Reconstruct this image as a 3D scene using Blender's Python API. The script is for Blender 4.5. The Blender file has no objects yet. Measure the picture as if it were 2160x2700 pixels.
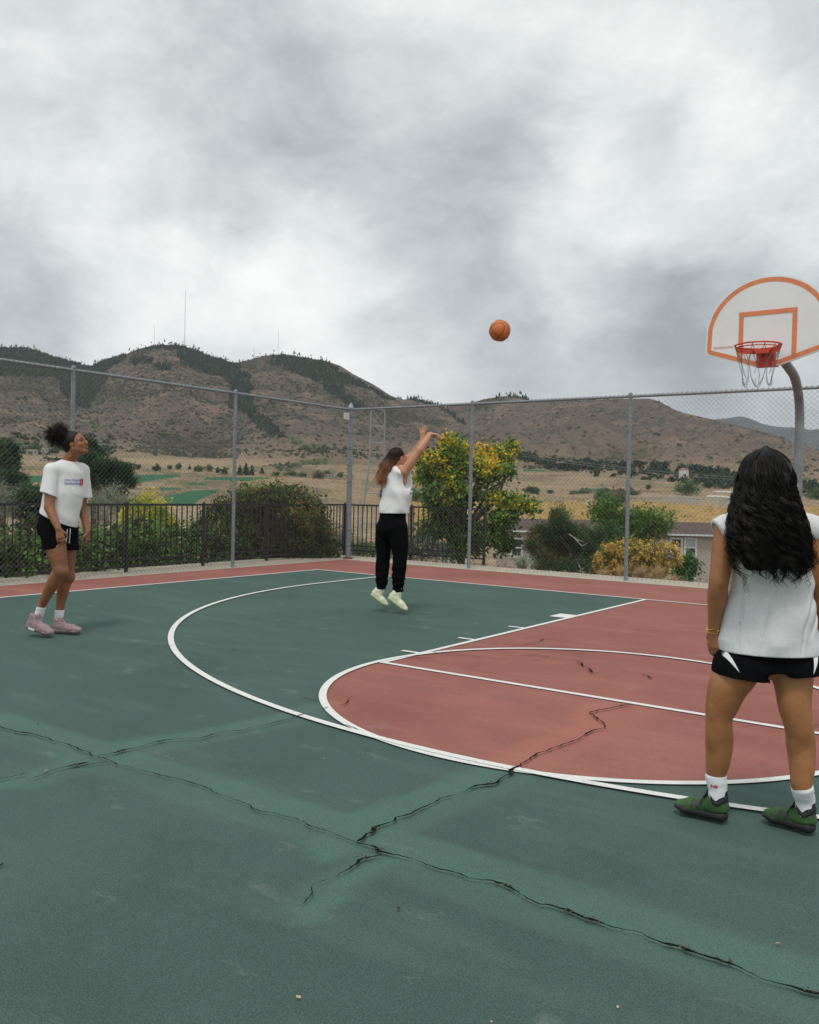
import bpy, math, random
import numpy as np
from mathutils import Vector, Matrix
from mathutils.bvhtree import BVHTree
random.seed(7); rng = np.random.default_rng(7)
sc = bpy.context.scene
COL = sc.collection
A = np.array

# ------------------------------------------------------------------ camera
CAM = A([2.47179, -11.50954, 1.3635]); YAW, PIT, ROL, FPX = 2.18781, -0.02152, 0.02216, 2311.88
_cy, _sy, _cp, _sp = math.cos(YAW), math.sin(YAW), math.cos(PIT), math.sin(PIT)
FW = A([_cy*_cp, _sy*_cp, _sp]); _rt = A([_sy, -_cy, 0.]); _up = np.cross(_rt, FW)
RT = math.cos(ROL)*_rt + math.sin(ROL)*_up; UP = -math.sin(ROL)*_rt + math.cos(ROL)*_up
cam = bpy.data.cameras.new('camera'); camo = bpy.data.objects.new('camera', cam); COL.objects.link(camo)
cam.sensor_fit = 'VERTICAL'; cam.sensor_height = 36; cam.lens = 36*FPX/2700
cam.clip_start = .05; cam.clip_end = 30000
camo.matrix_world = Matrix(((RT[0], UP[0], -FW[0], CAM[0]), (RT[1], UP[1], -FW[1], CAM[1]), (RT[2], UP[2], -FW[2], CAM[2]), (0, 0, 0, 1)))
sc.camera = camo
sc.render.resolution_x = 819; sc.render.resolution_y = 1024

def ray(x, y):                      # direction with unit depth along the view axis
    return FW + RT*((x-1080)/FPX) - UP*((y-1350)/FPX)
def at(x, y, w):                    # a place in the world, w metres in front of the camera
    return CAM + ray(x, y)*w
def ground(x, y, z=0.):
    d = ray(x, y); return CAM + d*((z-CAM[2])/d[2])
def horizon(x):                     # picture height of the horizon
    return 1350 - ((-FW[2]-RT[2]*(x-1080)/FPX)/UP[2])*FPX

# ------------------------------------------------------------------ node helpers
class NT:
    def __init__(s, tree): s.t = tree; s.n = tree.nodes; s.l = tree.links
    def new(s, typ, **kw):
        n = s.n.new(typ)
        for k, v in kw.items():
            setattr(n, k, v)
        return n
    def put(s, sock, v):
        if v is None: return
        if isinstance(v, bpy.types.NodeSocket): s.l.new(v, sock)
        else:
            if hasattr(sock.default_value, '__len__') and not isinstance(v, str):
                v = tuple(v); n = len(sock.default_value)
                if len(v) < n: v = v + (1.,)*(n-len(v))
                sock.default_value = v[:n]
            else: sock.default_value = v
    def math(s, op, a, b=None, c=None, clamp=False):
        n = s.new('ShaderNodeMath', operation=op, use_clamp=clamp)
        for i, v in enumerate((a, b, c)): s.put(n.inputs[i], v)
        return n.outputs[0]
    def vmath(s, op, a, b=None, out=0):
        n = s.new('ShaderNodeVectorMath', operation=op); s.put(n.inputs[0], a); s.put(n.inputs[1], b)
        return n.outputs[out]
    def noise(s, vec, scale, detail=4, rough=.55, dist=0., out='Fac', dim='3D'):
        n = s.new('ShaderNodeTexNoise', noise_dimensions=dim); s.put(n.inputs['Vector'], vec)
        s.put(n.inputs['Scale'], scale); s.put(n.inputs['Detail'], detail); s.put(n.inputs['Roughness'], rough); s.put(n.inputs['Distortion'], dist)
        return n.outputs[out]
    def voro(s, vec, scale, out='Distance', feature='F1'):
        n = s.new('ShaderNodeTexVoronoi', feature=feature); s.put(n.inputs['Vector'], vec); s.put(n.inputs['Scale'], scale)
        return n.outputs[out]
    def ramp(s, f, stops, interp='LINEAR'):
        n = s.new('ShaderNodeValToRGB'); n.color_ramp.interpolation = interp
        e = n.color_ramp.elements
        while len(e) > 1: e.remove(e[-1])
        for i, (p, c) in enumerate(stops):
            if not hasattr(c, '__len__'): c = (c, c, c)
            el = e[0] if i == 0 else e.new(p)
            el.position = p; el.color = tuple(c)[:3] + (1.,)
        s.put(n.inputs[0], f); return n.outputs[0]
    def mix(s, f, a, b, mode='MIX'):
        n = s.new('ShaderNodeMix', data_type='RGBA', blend_type=mode); s.put(n.inputs[0], f); s.put(n.inputs[6], a); s.put(n.inputs[7], b)
        return n.outputs[2]
    def maprange(s, v, a, b, c=0., d=1., smooth=False):
        n = s.new('ShaderNodeMapRange'); n.interpolation_type = 'SMOOTHSTEP' if smooth else 'LINEAR'
        for i, x in enumerate((v, a, b, c, d)): s.put(n.inputs[i], x)
        return n.outputs[0]
    def bump(s, h, strength, dist=.01):
        n = s.new('ShaderNodeBump'); s.put(n.inputs['Height'], h); n.inputs['Strength'].default_value = strength; n.inputs['Distance'].default_value = dist
        return n.outputs[0]
    def coord(s, which='Object'): return s.new('ShaderNodeTexCoord').outputs[which]
    def attr(s, name, out='Color'): return s.new('ShaderNodeAttribute', attribute_name=name).outputs[out]

MATS = {}
def material(name, col=(.5, .5, .5), rough=.7, metal=0., var=.0, vscale=8., bump=0., bscale=60., bdist=.004, spec=.5, sss=0., build=None, transl=0.):
    if name in MATS: return MATS[name]
    m = bpy.data.materials.new(name); m.use_nodes = True; MATS[name] = m
    t = NT(m.node_tree); t.n.clear()
    out = t.new('ShaderNodeOutputMaterial'); b = t.new('ShaderNodeBsdfPrincipled'); t.l.new(b.outputs[0], out.inputs[0])
    b.inputs['Roughness'].default_value = rough; b.inputs['Metallic'].default_value = metal
    b.inputs['Specular IOR Level'].default_value = spec
    co = t.coord('Object')
    c = tuple(col)[:3] + (1.,)
    if build: c = build(t, b, co)
    elif var > 0:
        f = t.noise(co, vscale, 5, .6)
        lo = tuple(x*(1-var) for x in c[:3]); hi = tuple(min(1, x*(1+var)) for x in c[:3])
        c = t.ramp(f, [(.3, lo), (.7, hi)])
    t.put(b.inputs['Base Color'], c)
    if bump > 0: t.l.new(t.bump(t.noise(co, bscale, 3, .6), bump, bdist), b.inputs['Normal'])
    if sss > 0:
        b.inputs['Subsurface Weight'].default_value = sss; b.inputs['Subsurface Radius'].default_value = (.01, .004, .002); b.inputs['Subsurface Scale'].default_value = 1.
    if transl > 0:
        tr = t.new('ShaderNodeBsdfTranslucent'); t.put(tr.inputs[0], c)
        mx = t.new('ShaderNodeMixShader'); mx.inputs[0].default_value = transl
        t.l.new(b.outputs[0], mx.inputs[1]); t.l.new(tr.outputs[0], mx.inputs[2]); t.l.new(mx.outputs[0], out.inputs[0])
    return m

# ------------------------------------------------------------------ sky
SUN_EL, SUN_AZ = math.radians(66), math.radians(-70)        # sun high behind the camera, veiled by cloud
w = bpy.data.worlds.new('World'); sc.world = w; w.use_nodes = True
t = NT(w.node_tree); t.n.clear()
wo = t.new('ShaderNodeOutputWorld'); bg = t.new('ShaderNodeBackground'); t.l.new(bg.outputs[0], wo.inputs[0])
bg.inputs['Strength'].default_value = .1
sky = t.new('ShaderNodeTexSky', sky_type='NISHITA'); sky.sun_disc = False; sky.sun_elevation = SUN_EL
sky.sun_rotation = math.pi/2 - SUN_AZ; sky.dust_density = 2.
D = t.vmath('NORMALIZE', t.coord('Generated'))
sep = t.new('ShaderNodeSeparateXYZ'); t.l.new(D, sep.inputs[0])
Dz = t.vmath('MULTIPLY', D, (1., 1., 1.7))
wv1 = t.vmath('MULTIPLY', t.vmath('SUBTRACT', t.noise(Dz, 2.6, 3, .5, out='Color'), (.5, .5, .5)), (.34, .34, .34))
Dw1 = t.vmath('ADD', t.vmath('ADD', Dz, (3.7, 1.9, .4)), wv1)
n1 = t.noise(Dw1, 2.6, 8, .56)
n2 = t.noise(Dw1, 6.5, 8, .60)
n3 = t.noise(t.vmath('ADD', Dw1, t.vmath('MULTIPLY', t.vmath('SUBTRACT', t.noise(Dz, 9., 4, .6, out='Color'), (.5, .5, .5)), (.12, .12, .12))), 12., 7, .66)
dens = t.math('ADD', t.math('MULTIPLY', n1, .44), t.math('ADD', t.math('MULTIPLY', n2, .36), t.math('MULTIPLY', n3, .20)))
# broad banks of cloud: where they hang in this sky
Dw = t.vmath('NORMALIZE', t.vmath('ADD', D, t.vmath('MULTIPLY', t.vmath('SUBTRACT', t.noise(Dz, 4.2, 7, .62, out='Color'), (.5, .5, .5)), (.24, .24, .17))))
acc = None
for (px, py, rad, amt) in [
        (1785, 690, 6.0, -.20), (1995, 130, 8, -.10), (30, 800, 5.5, -.19), (760, 150, 5, -.07), (960, 250, 5, -.08), (1180, 320, 5.5, -.09),
        (1420, 400, 6, -.10), (1100, 690, 4, -.08), (1180, 960, 5.5, -.12), (1560, 980, 6.5, -.17), (2010, 960, 6, -.15), (600, 60, 6, -.05), (120, 120, 5, -.05), (1260, 560, 6, -.07), (1650, 60, 7, -.04),
        (1750, 330, 6, .15), (1960, 520, 5.5, .13), (1530, 640, 4.5, .13), (320, 760, 4.0, .15), (580, 775, 3.5, .13), (800, 690, 4.5, .10), (240, 890, 4.5, .08), (300, 550, 4, .05),
        (900, 970, 4.5, .11), (1050, 60, 6, .07), (450, 640, 3.2, -.07), (180, 660, 3.5, -.05), (2080, 800, 4.5, .05), (1400, 800, 5, .02), (700, 470, 6, -.04), (2050, 1080, 3.5, .04)]:
    d = ray(px, py); d = d/np.linalg.norm(d)
    dt = t.vmath('DOT_PRODUCT', Dw, tuple(d), out=1)
    k = t.maprange(dt, math.cos(math.radians(rad*1.45)), 1., 0., amt, smooth=True)
    acc = k if acc is None else t.math('ADD', acc, k)
val = t.math('ADD', t.maprange(dens, .37, .63, .33, .82), t.math('MULTIPLY', acc, 1.5))
cl = t.ramp(val, [(.0, (.285, .310, .325)), (.22, (.405, .430, .445)), (.42, (.525, .552, .555)), (.60, (.635, .66, .65)), (.80, (.745, .765, .75)), (1., (.86, .87, .85))])
cl = t.mix(1., cl, (13.0, 13.0, 13.0), 'MULTIPLY')
cmix = t.mix(.95, sky.outputs[0], cl)
gnd = t.maprange(sep.outputs[2], -.03, 0.0, 0., 1.)
cmix = t.mix(gnd, (1.6, 1.5, 1.3, 1), cmix)
t.l.new(cmix, bg.inputs[0])
sun = bpy.data.lights.new('sun', 'SUN'); sun.energy = 1.45; sun.angle = math.radians(14); sun.color = (1, .965, .92)
suno = bpy.data.objects.new('sun', sun); COL.objects.link(suno); suno.location = (0, -20, 30)
sd = Vector((math.cos(SUN_EL)*math.cos(SUN_AZ), math.cos(SUN_EL)*math.sin(SUN_AZ), math.sin(SUN_EL)))
suno.rotation_euler = sd.to_track_quat('Z', 'Y').to_euler()
vs = sc.view_settings; sc.display_settings.display_device = 'sRGB'
vs.view_transform = 'Standard'; vs.look = 'None'; vs.exposure = 0.; vs.gamma = 1.; vs.use_curve_mapping = False
sc.cycles.max_bounces = 6; sc.cycles.diffuse_bounces = 3; sc.cycles.transparent_max_bounces = 8; sc.cycles.volume_bounces = 0

# ------------------------------------------------------------------ mesh helpers
def tag(o, label=None, cat=None, group=None, kind=None):
    if label: o['label'] = label
    if cat: o['category'] = cat
    if group: o['group'] = group
    if kind: o['kind'] = kind
    return o
def link(name, me, parent=None, mats=(), smooth=False, loc=None):
    o = bpy.data.objects.new(name, me); COL.objects.link(o)
    if parent is not None: o.parent = parent
    if me is not None:
        for m in mats: me.materials.append(m)
        if smooth: me.shade_smooth()
    if loc is not None: o.location = loc
    return o
def empty(name, loc=(0, 0, 0), rz=0., parent=None):
    o = bpy.data.objects.new(name, None); COL.objects.link(o); o.location = loc; o.rotation_euler = (0, 0, rz)
    o.empty_display_size = .1
    if parent is not None: o.parent = parent
    return o
def arr_mesh(name, V, F, cols=None, smooth=False, mi=None):
    """fast mesh from a vertex array and a face array (all faces the same size)"""
    V = np.asarray(V, np.float32); F = np.asarray(F, np.int32)
    me = bpy.data.meshes.new(name); me.vertices.add(len(V)); me.vertices.foreach_set('co', V.ravel())
    n = F.shape[1]; me.loops.add(F.size); me.polygons.add(len(F))
    me.loops.foreach_set('vertex_index', F.ravel())
    me.polygons.foreach_set('loop_start', np.arange(0, F.size, n, dtype=np.int32))
    me.polygons.foreach_set('loop_total', np.full(len(F), n, np.int32))
    if mi is not None: me.polygons.foreach_set('material_index', np.asarray(mi, np.int32))
    me.update(calc_edges=True)
    if cols is not None:
        a = me.color_attributes.new('col', 'FLOAT_COLOR', 'POINT')
        c = np.ones((len(V), 4), np.float32); c[:, :3] = cols; a.data.foreach_set('color', c.ravel())
    if smooth: me.shade_smooth()
    return me
class MB:
    """collects simple solids; build() links them as one mesh object"""
    def __init__(s): s.v = []; s.f = []; s.m = []
    def add(s, vs_, fs, mi=0):
        b = len(s.v); s.v.extend([tuple(map(float, q)) for q in vs_]); s.f.extend([tuple(i+b for i in f) for f in fs]); s.m.extend([mi]*len(fs)); return s
    def box(s, c, size, ax=None, mi=0):
        c = A(c, float); X, Y, Z = ax if ax is not None else (A([1, 0, 0.]), A([0, 1, 0.]), A([0, 0, 1.]))
        h = A(size, float)/2
        vs_ = [c+X*h[0]*a+Y*h[1]*b+Z*h[2]*d for a, b, d in ((-1, -1, -1), (1, -1, -1), (1, 1, -1), (-1, 1, -1), (-1, -1, 1), (1, -1, 1), (1, 1, 1), (-1, 1, 1))]
        return s.add(vs_, [(3, 2, 1, 0), (4, 5, 6, 7), (0, 1, 5, 4), (1, 2, 6, 5), (2, 3, 7, 6), (3, 0, 4, 7)], mi)
    def tube(s, pts, r, n=8, mi=0, closed=False, flat=1.):
        P = [A(p, float) for p in pts]; k = len(P); R = list(r) if hasattr(r, '__len__') else [r]*k
        vs_ = []; prev = None
        for i in range(k):
            a = P[(i-1) % k] if closed else P[max(i-1, 0)]; b = P[(i+1) % k] if closed else P[min(i+1, k-1)]
            d = b-a; d = d/(np.linalg.norm(d)+1e-12)
            if prev is None:
                u = np.cross(d, (0, 0, 1.));
                if np.linalg.norm(u) < 1e-3: u = np.cross(d, (1., 0, 0))
            else: u = prev-d*np.dot(prev, d)
            u = u/(np.linalg.norm(u)+1e-12); prev = u; v = np.cross(d, u)
            for j in range(n):
                th = 2*math.pi*j/n; vs_.append(P[i]+(u*math.cos(th)+v*math.sin(th)*flat)*R[i])
        fs = []
        rg = range(k) if closed else range(k-1)
        for i in rg:
            q = (i+1) % k
            for j in range(n):
                j2 = (j+1) % n; fs.append((i*n+j, i*n+j2, q*n+j2, q*n+j))
        if not closed: fs.append(tuple(range(n))[::-1]); fs.append(tuple((k-1)*n+j for j in range(n)))
        return s.add(vs_, fs, mi)
    def prism(s, poly, off, mi=0):        # closed polygon (3d points) pushed along off
        n = len(poly); P = [A(p, float) for p in poly]; Q = [p+A(off, float) for p in P]
        return s.add(P+Q, [tuple(range(n))[::-1], tuple(range(n, 2*n))]+[(i, (i+1) % n, (i+1) % n+n, i+n) for i in range(n)], mi)
    def lathe(s, prof, n=24, c=(0, 0, 0), mi=0):
        vs_ = []; c = A(c, float)
        for r, z in prof:
            for j in range(n): th = 2*math.pi*j/n; vs_.append(c+A([r*math.cos(th), r*math.sin(th), z]))
        fs = [(i*n+j, i*n+(j+1) % n, (i+1)*n+(j+1) % n, (i+1)*n+j) for i in range(len(prof)-1) for j in range(n)]
        return s.add(vs_, fs, mi)
    def mesh(s, name):
        me = bpy.data.meshes.new(name); me.from_pydata(s.v, [], s.f)
        if any(s.m): me.polygons.foreach_set('material_index', s.m)
        me.update(); return me
    def build(s, name, mats, parent=None, smooth=False, loc=None):
        if not isinstance(mats, (list, tuple)): mats = [mats]
        o = link(name, s.mesh(name), parent, mats, False, loc)
        if smooth:
            o.data.shade_smooth()
            try: o.data.set_sharp_from_angle(angle=math.radians(40))
            except Exception: pass
        return o
def noise_grid(seed, n=32):
    g = np.random.default_rng(seed).random((n, n, n)).astype(np.float32); return g
_NG = noise_grid(3)
def vnoise(P, scale, seed=0):
    """smooth lattice noise in -1..1"""
    P = np.asarray(P, np.float32)*scale + seed*7.31; n = 32
    i = np.floor(P).astype(np.int32); f = P-i; f = f*f*(3-2*f)
    x0, y0, z0 = (i % n).T; x1, y1, z1 = ((i+1) % n).T; fx, fy, fz = f.T
    G = _NG
    c = (G[x0, y0, z0]*(1-fx)+G[x1, y0, z0]*fx)*(1-fy)+(G[x0, y1, z0]*(1-fx)+G[x1, y1, z0]*fx)*fy
    d = (G[x0, y0, z1]*(1-fx)+G[x1, y0, z1]*fx)*(1-fy)+(G[x0, y1, z1]*(1-fx)+G[x1, y1, z1]*fx)*fy
    return (c*(1-fz)+d*fz)*2-1
def fbm(P, scale, oct=4, seed=0, gain=.5):
    r = 0; a = 1.; s = 0
    for k in range(oct): r = r+a*vnoise(P, scale*2.03**k, seed+k*1.7); s += a; a *= gain
    return r/s
def in_poly(X, Y, poly):
    r = np.zeros(X.shape, bool); n = len(poly)
    for i in range(n):
        x1, y1 = poly[i]; x2, y2 = poly[(i+1) % n]
        if y1 == y2: continue
        c = ((y1 > Y) != (y2 > Y)) & (X < (x2-x1)*(Y-y1)/(y2-y1)+x1); r ^= c
    return r
# ------------------------------------------------------------------ land: valley floor rising to the hills
CREST = [(-900, 955), (-400, 930), (0, 918), (60, 919), (110, 930), (150, 945), (195, 958), (232, 967), (255, 958), (280, 948), (330, 934), (365, 920), (400, 912), (440, 910), (480, 914), (510, 925), (560, 945), (600, 955), (620, 957), (650, 950), (690, 939), (740, 936), (790, 943), (850, 952), (890, 965), (930, 990), (980, 1015), (1030, 1047), (1060, 1054), (1090, 1052), (1140, 1066), (1174, 1074), (1190, 1069), (1236, 1063), (1268, 1054), (1300, 1048), (1330, 1045), (1374, 1047), (1390, 1054), (1468, 1057), (1540, 1056), (1618, 1052), (1706, 1052), (1737, 1062), (1769, 1080), (1800, 1091), (1881, 1108), (1957, 1126), (2038, 1148), (2094, 1176), (2160, 1200), (2300, 1230), (2700, 1255), (3100, 1262)]
_cx = A([c[0] for c in CREST], float); _cyy = A([c[1] for c in CREST], float)
LEVX = A([-900, 0, 350, 700, 900, 1080, 1280, 1500, 1870, 2160, 3100], float)
LEV = [  # (distance, height) up to the slope, then (distance, picture height); one row per distance step
    (A([13.6, 14.3, 16.0, 18.6, 19.4, 18.5, 17.4, 16.4, 15.1, 14.7, 14.5]), 'z', A([-.08]*11)),
    (A([15.3, 16, 17.6, 20.2, 21.0, 20.1, 19.0, 18.0, 16.7, 16.3, 16.1]), 'z', A([-.2]*5+[-.22]*6)),
    (A([20, 21, 23, 25, 26, 25, 24, 23, 22, 21, 21.]), 'z', A([-.8, -.8, -.8, -.8, -.9, -1.2, -1.5, -1.6, -1.6, -1.6, -1.6])),
    (A([60]*6+[68]*5), 'z', A([-5, -5, -5, -5.4, -5.6, -6.2, -7.6, -8, -8, -8, -8.])),
    (A([130.]*11), 'y', A([1384, 1384, 1386, 1396, 1402, 1408, 1415, 1418, 1430, 1434, 1440.])),
    (A([240.]*11), 'y', A([1330, 1332, 1334, 1340, 1345, 1358, 1366, 1372, 1380, 1384, 1390.])),
    (A([400.]*11), 'y', A([1285, 1288, 1290, 1294, 1302, 1322, 1330, 1334, 1340, 1345, 1352.])),
    (A([600.]*11), 'y', A([1258, 1260, 1262, 1266, 1280, 1292, 1302, 1310, 1318, 1326, 1332.])),
    (A([900.]*11), 'y', A([1226, 1228, 1232, 1240, 1250, 1260, 1270, 1276, 1288, 1302, 1310.])),
    (A([1250.]*11), 'y', A([1192, 1194, 1204, 1212, 1224, 1232, 1240, 1240, 1250, 1268, 1290.])),
]
RC_X = A([-900, 0, 232, 440, 620, 790, 1060, 1174, 1330, 1700, 1881, 2160, 3100.]); RC_R = A([3400, 3300, 3500, 3000, 3150, 2950, 2900, 3100, 2600, 2300, 2100, 1800, 1600.])
NEARS = 46; VALS = 230; MNTS = 220; BACK = 16
def land_columns(xs):
    """for each azimuth (given as picture x at the horizon) the section of the land: distance and height"""
    n = len(xs); H = np.stack([ray(x, horizon(x))[:2] for x in xs]); lens = np.linalg.norm(H, axis=1); Hd = H/lens[:, None]
    hor = A([horizon(x) for x in xs])
    def toz(r, y): return CAM[2]+(hor-y)/FPX*r/lens
    rs = [np.full(n, .4)]; zs = [np.full(n, -.08)]
    for R_, kind, q in LEV:
        r = np.interp(xs, LEVX, R_); val = np.interp(xs, LEVX, q)
        rs.append(r); zs.append(val if kind == 'z' else toz(r, val))
    rs = A(rs); zs = A(zs); k = len(rs)
    ycr = np.interp(xs, _cx, _cyy); Rc = np.interp(xs, RC_X, RC_R)
    # near part
    R = []; Z = []
    for i in range(4):
        m = [14, 6, 10, 16][i]
        for j in range(m): f = j/m; R.append(rs[i]*(1-f)+rs[i+1]*f); Z.append(zs[i]*(1-f)+zs[i+1]*f)
    # valley: even steps in picture height
    yl = A([hor-(zs[i]-CAM[2])/rs[i]*lens*FPX for i in range(4, k)])
    m = VALS; tt = np.linspace(0, len(yl)-1, m, endpoint=False)
    for q in tt:
        i = int(q); f = q-i; y = yl[i]*(1-f)+yl[i+1]*f
        lr = np.log(rs[4+i])*(1-f)+np.log(rs[5+i])*f; r = np.exp(lr)
        R.append(r); Z.append(toz(r, y))
    yb = yl[-1]; rb = rs[-1]
    for j in range(MNTS+1):
        f = j/MNTS; s = f**.88; y = yb+(ycr-yb)*s; r = rb+(Rc-rb)*f
        R.append(r); Z.append(toz(r, y))
    zc = Z[-1]
    for j in range(1, BACK+1):
        f = j/BACK; R.append(Rc+f*2600); Z.append(zc*(1-.75*f*f)-12*f)
    return Hd, A(R), A(Z)
def relief(X, Y, R, F):
    """spurs and gullies; F = 0 at the foot, 1 at the crest"""
    az = np.arctan2(Y-CAM[1], X-CAM[0]); P = np.stack([az*2500/1., R*.42, 0*R], -1).reshape(-1, 3)
    wv = np.stack([vnoise(P, 1/420., 5), vnoise(P, 1/420., 9), 0*P[:, 0]], -1)*130
    a = 1-np.abs(vnoise(P+wv, 1/330., 1)); b = 1-np.abs(vnoise(P+wv*.6, 1/140., 2)); c = 1-np.abs(fbm(P+wv*.3, 1/58., 3, 3))
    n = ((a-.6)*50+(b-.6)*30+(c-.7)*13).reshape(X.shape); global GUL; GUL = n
    F = np.clip(F, 0, 1); return n*np.clip(np.sin(np.pi*F**.85), 0, 1)**.7
XS = np.concatenate([np.linspace(-900, -60, 36, endpoint=False), np.linspace(-60, 2220, 860, endpoint=False), np.linspace(2220, 3100, 36)])
Hd, RR, ZZ = land_columns(XS)
nr = len(RR); m0 = NEARS+VALS
GX = CAM[0]+Hd[None, :, 0]*RR; GY = CAM[1]+Hd[None, :, 1]*RR
Fm = np.full(RR.shape, -1.); Fm[m0:m0+MNTS+1] = (np.arange(MNTS+1)/MNTS)[:, None]; Fm[m0+MNTS+1:] = 1
GZ = ZZ + relief(GX, GY, RR, np.where(Fm < 0, 0, Fm))
P3 = np.stack([GX, GY, 0*GX], -1).reshape(-1, 3)
rol = (fbm(P3, 1/85., 4, 4)*1.0).reshape(GX.shape)*np.clip((RR-90)/300, 0, 1)*np.clip((1500-RR)/500, 0, 1)*4.2
rol2 = (fbm(P3, 1/6., 3, 8)*.16).reshape(GX.shape)*np.clip((RR-17)/8, 0, 1)*np.clip((200-RR)/100, 0, 1)
GZ = GZ+rol+rol2
def to_px(X, Y, Z):
    d = np.stack([X, Y, Z], -1)-CAM; wv = d@FW; return 1080+FPX*(d@RT)/wv, 1350-FPX*(d@UP)/wv, wv
PX, PY, PW = to_px(GX, GY, GZ)
def land_z(x, y):
    """height of the land at a place"""
    d = A([x, y])-CAM[:2]; r = np.linalg.norm(d); i = np.argmax((Hd@d)/r); return float(np.interp(r, RR[:, i], GZ[:, i]))
def land_at(px, py, wmin=15):
    """where the line of sight through a picture point meets the land"""
    i = np.argmin(np.abs(XS-px)); c = PY[:, i]; ok = np.where((c <= py) & (PW[:, i] > wmin))[0]
    j = ok[0] if len(ok) else m0
    return A([GX[j, i], GY[j, i], GZ[j, i]])
FOREST = [
    [(-950, 900), (60, 915), (232, 964), (290, 985), (262, 1030), (232, 1075), (200, 1070), (170, 1040), (150, 1000), (60, 992), (-950, 985)],
    [(479, 905), (568, 940), (609, 955), (650, 985), (666, 1006), (661, 1051), (633, 1030), (588, 996), (528, 980), (479, 963), (466, 930)],
    [(345, 945), (398, 940), (400, 955), (350, 966)], [(406, 957), (446, 962), (450, 980), (412, 975)], [(235, 962), (300, 935), (337, 925), (330, 945), (270, 985), (240, 990)],
    [(330, 925), (420, 906), (500, 915), (470, 922), (400, 918)],
    [(600, 955), (630, 955), (661, 1018), (668, 1070), (735, 1135), (720, 1145), (690, 1125), (640, 1088), (600, 1074), (612, 1020)],
    [(712, 932), (762, 930), (815, 945), (864, 953), (908, 985), (990, 1027), (1042, 1054), (1030, 1058), (985, 1034), (945, 1020), (900, 1016), (920, 1045), (937, 1052), (936, 1074), (910, 1062), (884, 1040), (843, 1012), (795, 987), (758, 979), (745, 960), (712, 963)],
    [(1064, 1046), (1087, 1046), (1140, 1062), (1174, 1070), (1140, 1072), (1100, 1062)],
    [(1164, 1072), (1190, 1090), (1229, 1115), (1222, 1118), (1185, 1095)], [(1300, 1045), (1330, 1040), (1392, 1048), (1392, 1056), (1330, 1050)],
    [(640, 1085), (700, 1118), (760, 1150), (735, 1152), (680, 1128)], [(930, 1052), (960, 1066), (955, 1080), (935, 1072)],
]
GREEN_BRUSH = [[(754, 1145), (790, 1152), (803, 1168), (876, 1180), (868, 1190), (800, 1186), (760, 1166)], [(690, 1232), (843, 1208), (870, 1205), (860, 1222), (760, 1240)], [(410, 1145), (440, 1138), (452, 1150), (430, 1156)], [(240, 1115), (262, 1105), (258, 1130), (238, 1135)],
    [(300, 1040), (330, 1030), (340, 1050), (310, 1060)], [(1380, 1222), (1500, 1238), (1500, 1244), (1380, 1234)], [(1510, 1290), (1700, 1292), (1690, 1304), (1500, 1302)], [(100, 1150), (200, 1140), (300, 1180), (180, 1195)], [(-900, 1140), (100, 1160), (100, 1180), (-900, 1180)]]
FAIRWAY = [[(-900, 1258), (60, 1254), (300, 1256), (370, 1252), (474, 1251), (474, 1256), (415, 1265), (352, 1277), (300, 1274), (60, 1272), (-900, 1280)],
    [(422, 1284), (474, 1286), (481, 1290), (425, 1294)], [(432, 1309), (509, 1293), (585, 1290), (523, 1320), (509, 1334), (453, 1334), (430, 1326)], [(488, 1274), (543, 1272), (547, 1279), (500, 1279)],
    [(543, 1258), (703, 1258), (717, 1262), (648, 1269), (536, 1265)], [(1380, 1237), (1440, 1240), (1440, 1244), (1380, 1243)], [(1530, 1288), (1590, 1288), (1590, 1292), (1530, 1292)]]
GOLD = [[(1085, 1318), (1300, 1320), (1500, 1322), (1680, 1322), (1900, 1330), (3100, 1345), (3100, 1420), (1100, 1420)]]
jit = lambda s, sc_, a: (fbm(np.stack([PX.ravel(), PY.ravel()*1.5, 0*PX.ravel()], -1), sc_, 3, s)*a).reshape(PX.shape)
jx, jy = jit(11, 1/22., 13)+jit(13, 1/5., 7), jit(12, 1/22., 9)+jit(14, 1/5., 6)
def mask(polys, k=1.):
    r = np.zeros(PX.shape, bool)
    for p in polys: r |= in_poly(PX+jx*k, PY+jy*k, p)
    return r & (PW > 50)
mfor, mbr, mfw, mgo = mask(FOREST), mask(GREEN_BRUSH), mask(FAIRWAY, .12), mask(GOLD, 1.2)
NQ = np.stack([GX.ravel(), GY.ravel(), 0*GX.ravel()], -1)
nA = fbm(NQ, 1/260., 4, 21).reshape(GX.shape); nB = fbm(NQ, 1/40., 4, 22).reshape(GX.shape); nC = fbm(NQ, 1/7., 3, 23).reshape(GX.shape); nP = fbm(np.stack([PX.ravel(), PY.ravel()*2.2, 0*PX.ravel()], -1), 1/9., 3, 24).reshape(GX.shape)
def mixc(c, d, f): f = np.clip(f, 0, 1)[..., None]; return c*(1-f)+A(d)*f
C = np.zeros(GX.shape+(3,)); C[:] = (.142, .106, .086)
C = mixc(C, (.094, .080, .067), (nA+.30+np.clip((500-PX)/1400,0,.35))*1.3)                       # scrub covered slopes
C = mixc(C, (.205, .148, .108), (nB-.05)*2.0)                          # dry grass
C = mixc(C, (.060, .060, .043), (nP-.08)*3.)
C = mixc(C, (.058, .058, .040), np.clip((-GUL-1+nB*16)/16, 0, .75)*(Fm > .03))                # gullies darkened in the colour: painted shade along with brush
val_ = np.clip((1500-RR)/350, 0, 1)
C = C*(1-val_[..., None])+val_[..., None]*mixc(mixc(np.zeros_like(C)+A([.285, .205, .128]), (.150, .125, .075), (nB+.1)*2.4+(nP+.05)*1.2), (.335, .25, .16), (nA-.0)*1.5)
C = np.where(mgo[..., None], mixc(np.zeros_like(C)+A([.36, .235, .088]), (.25, .165, .06), (nP+.15)*1.5), C)
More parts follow.
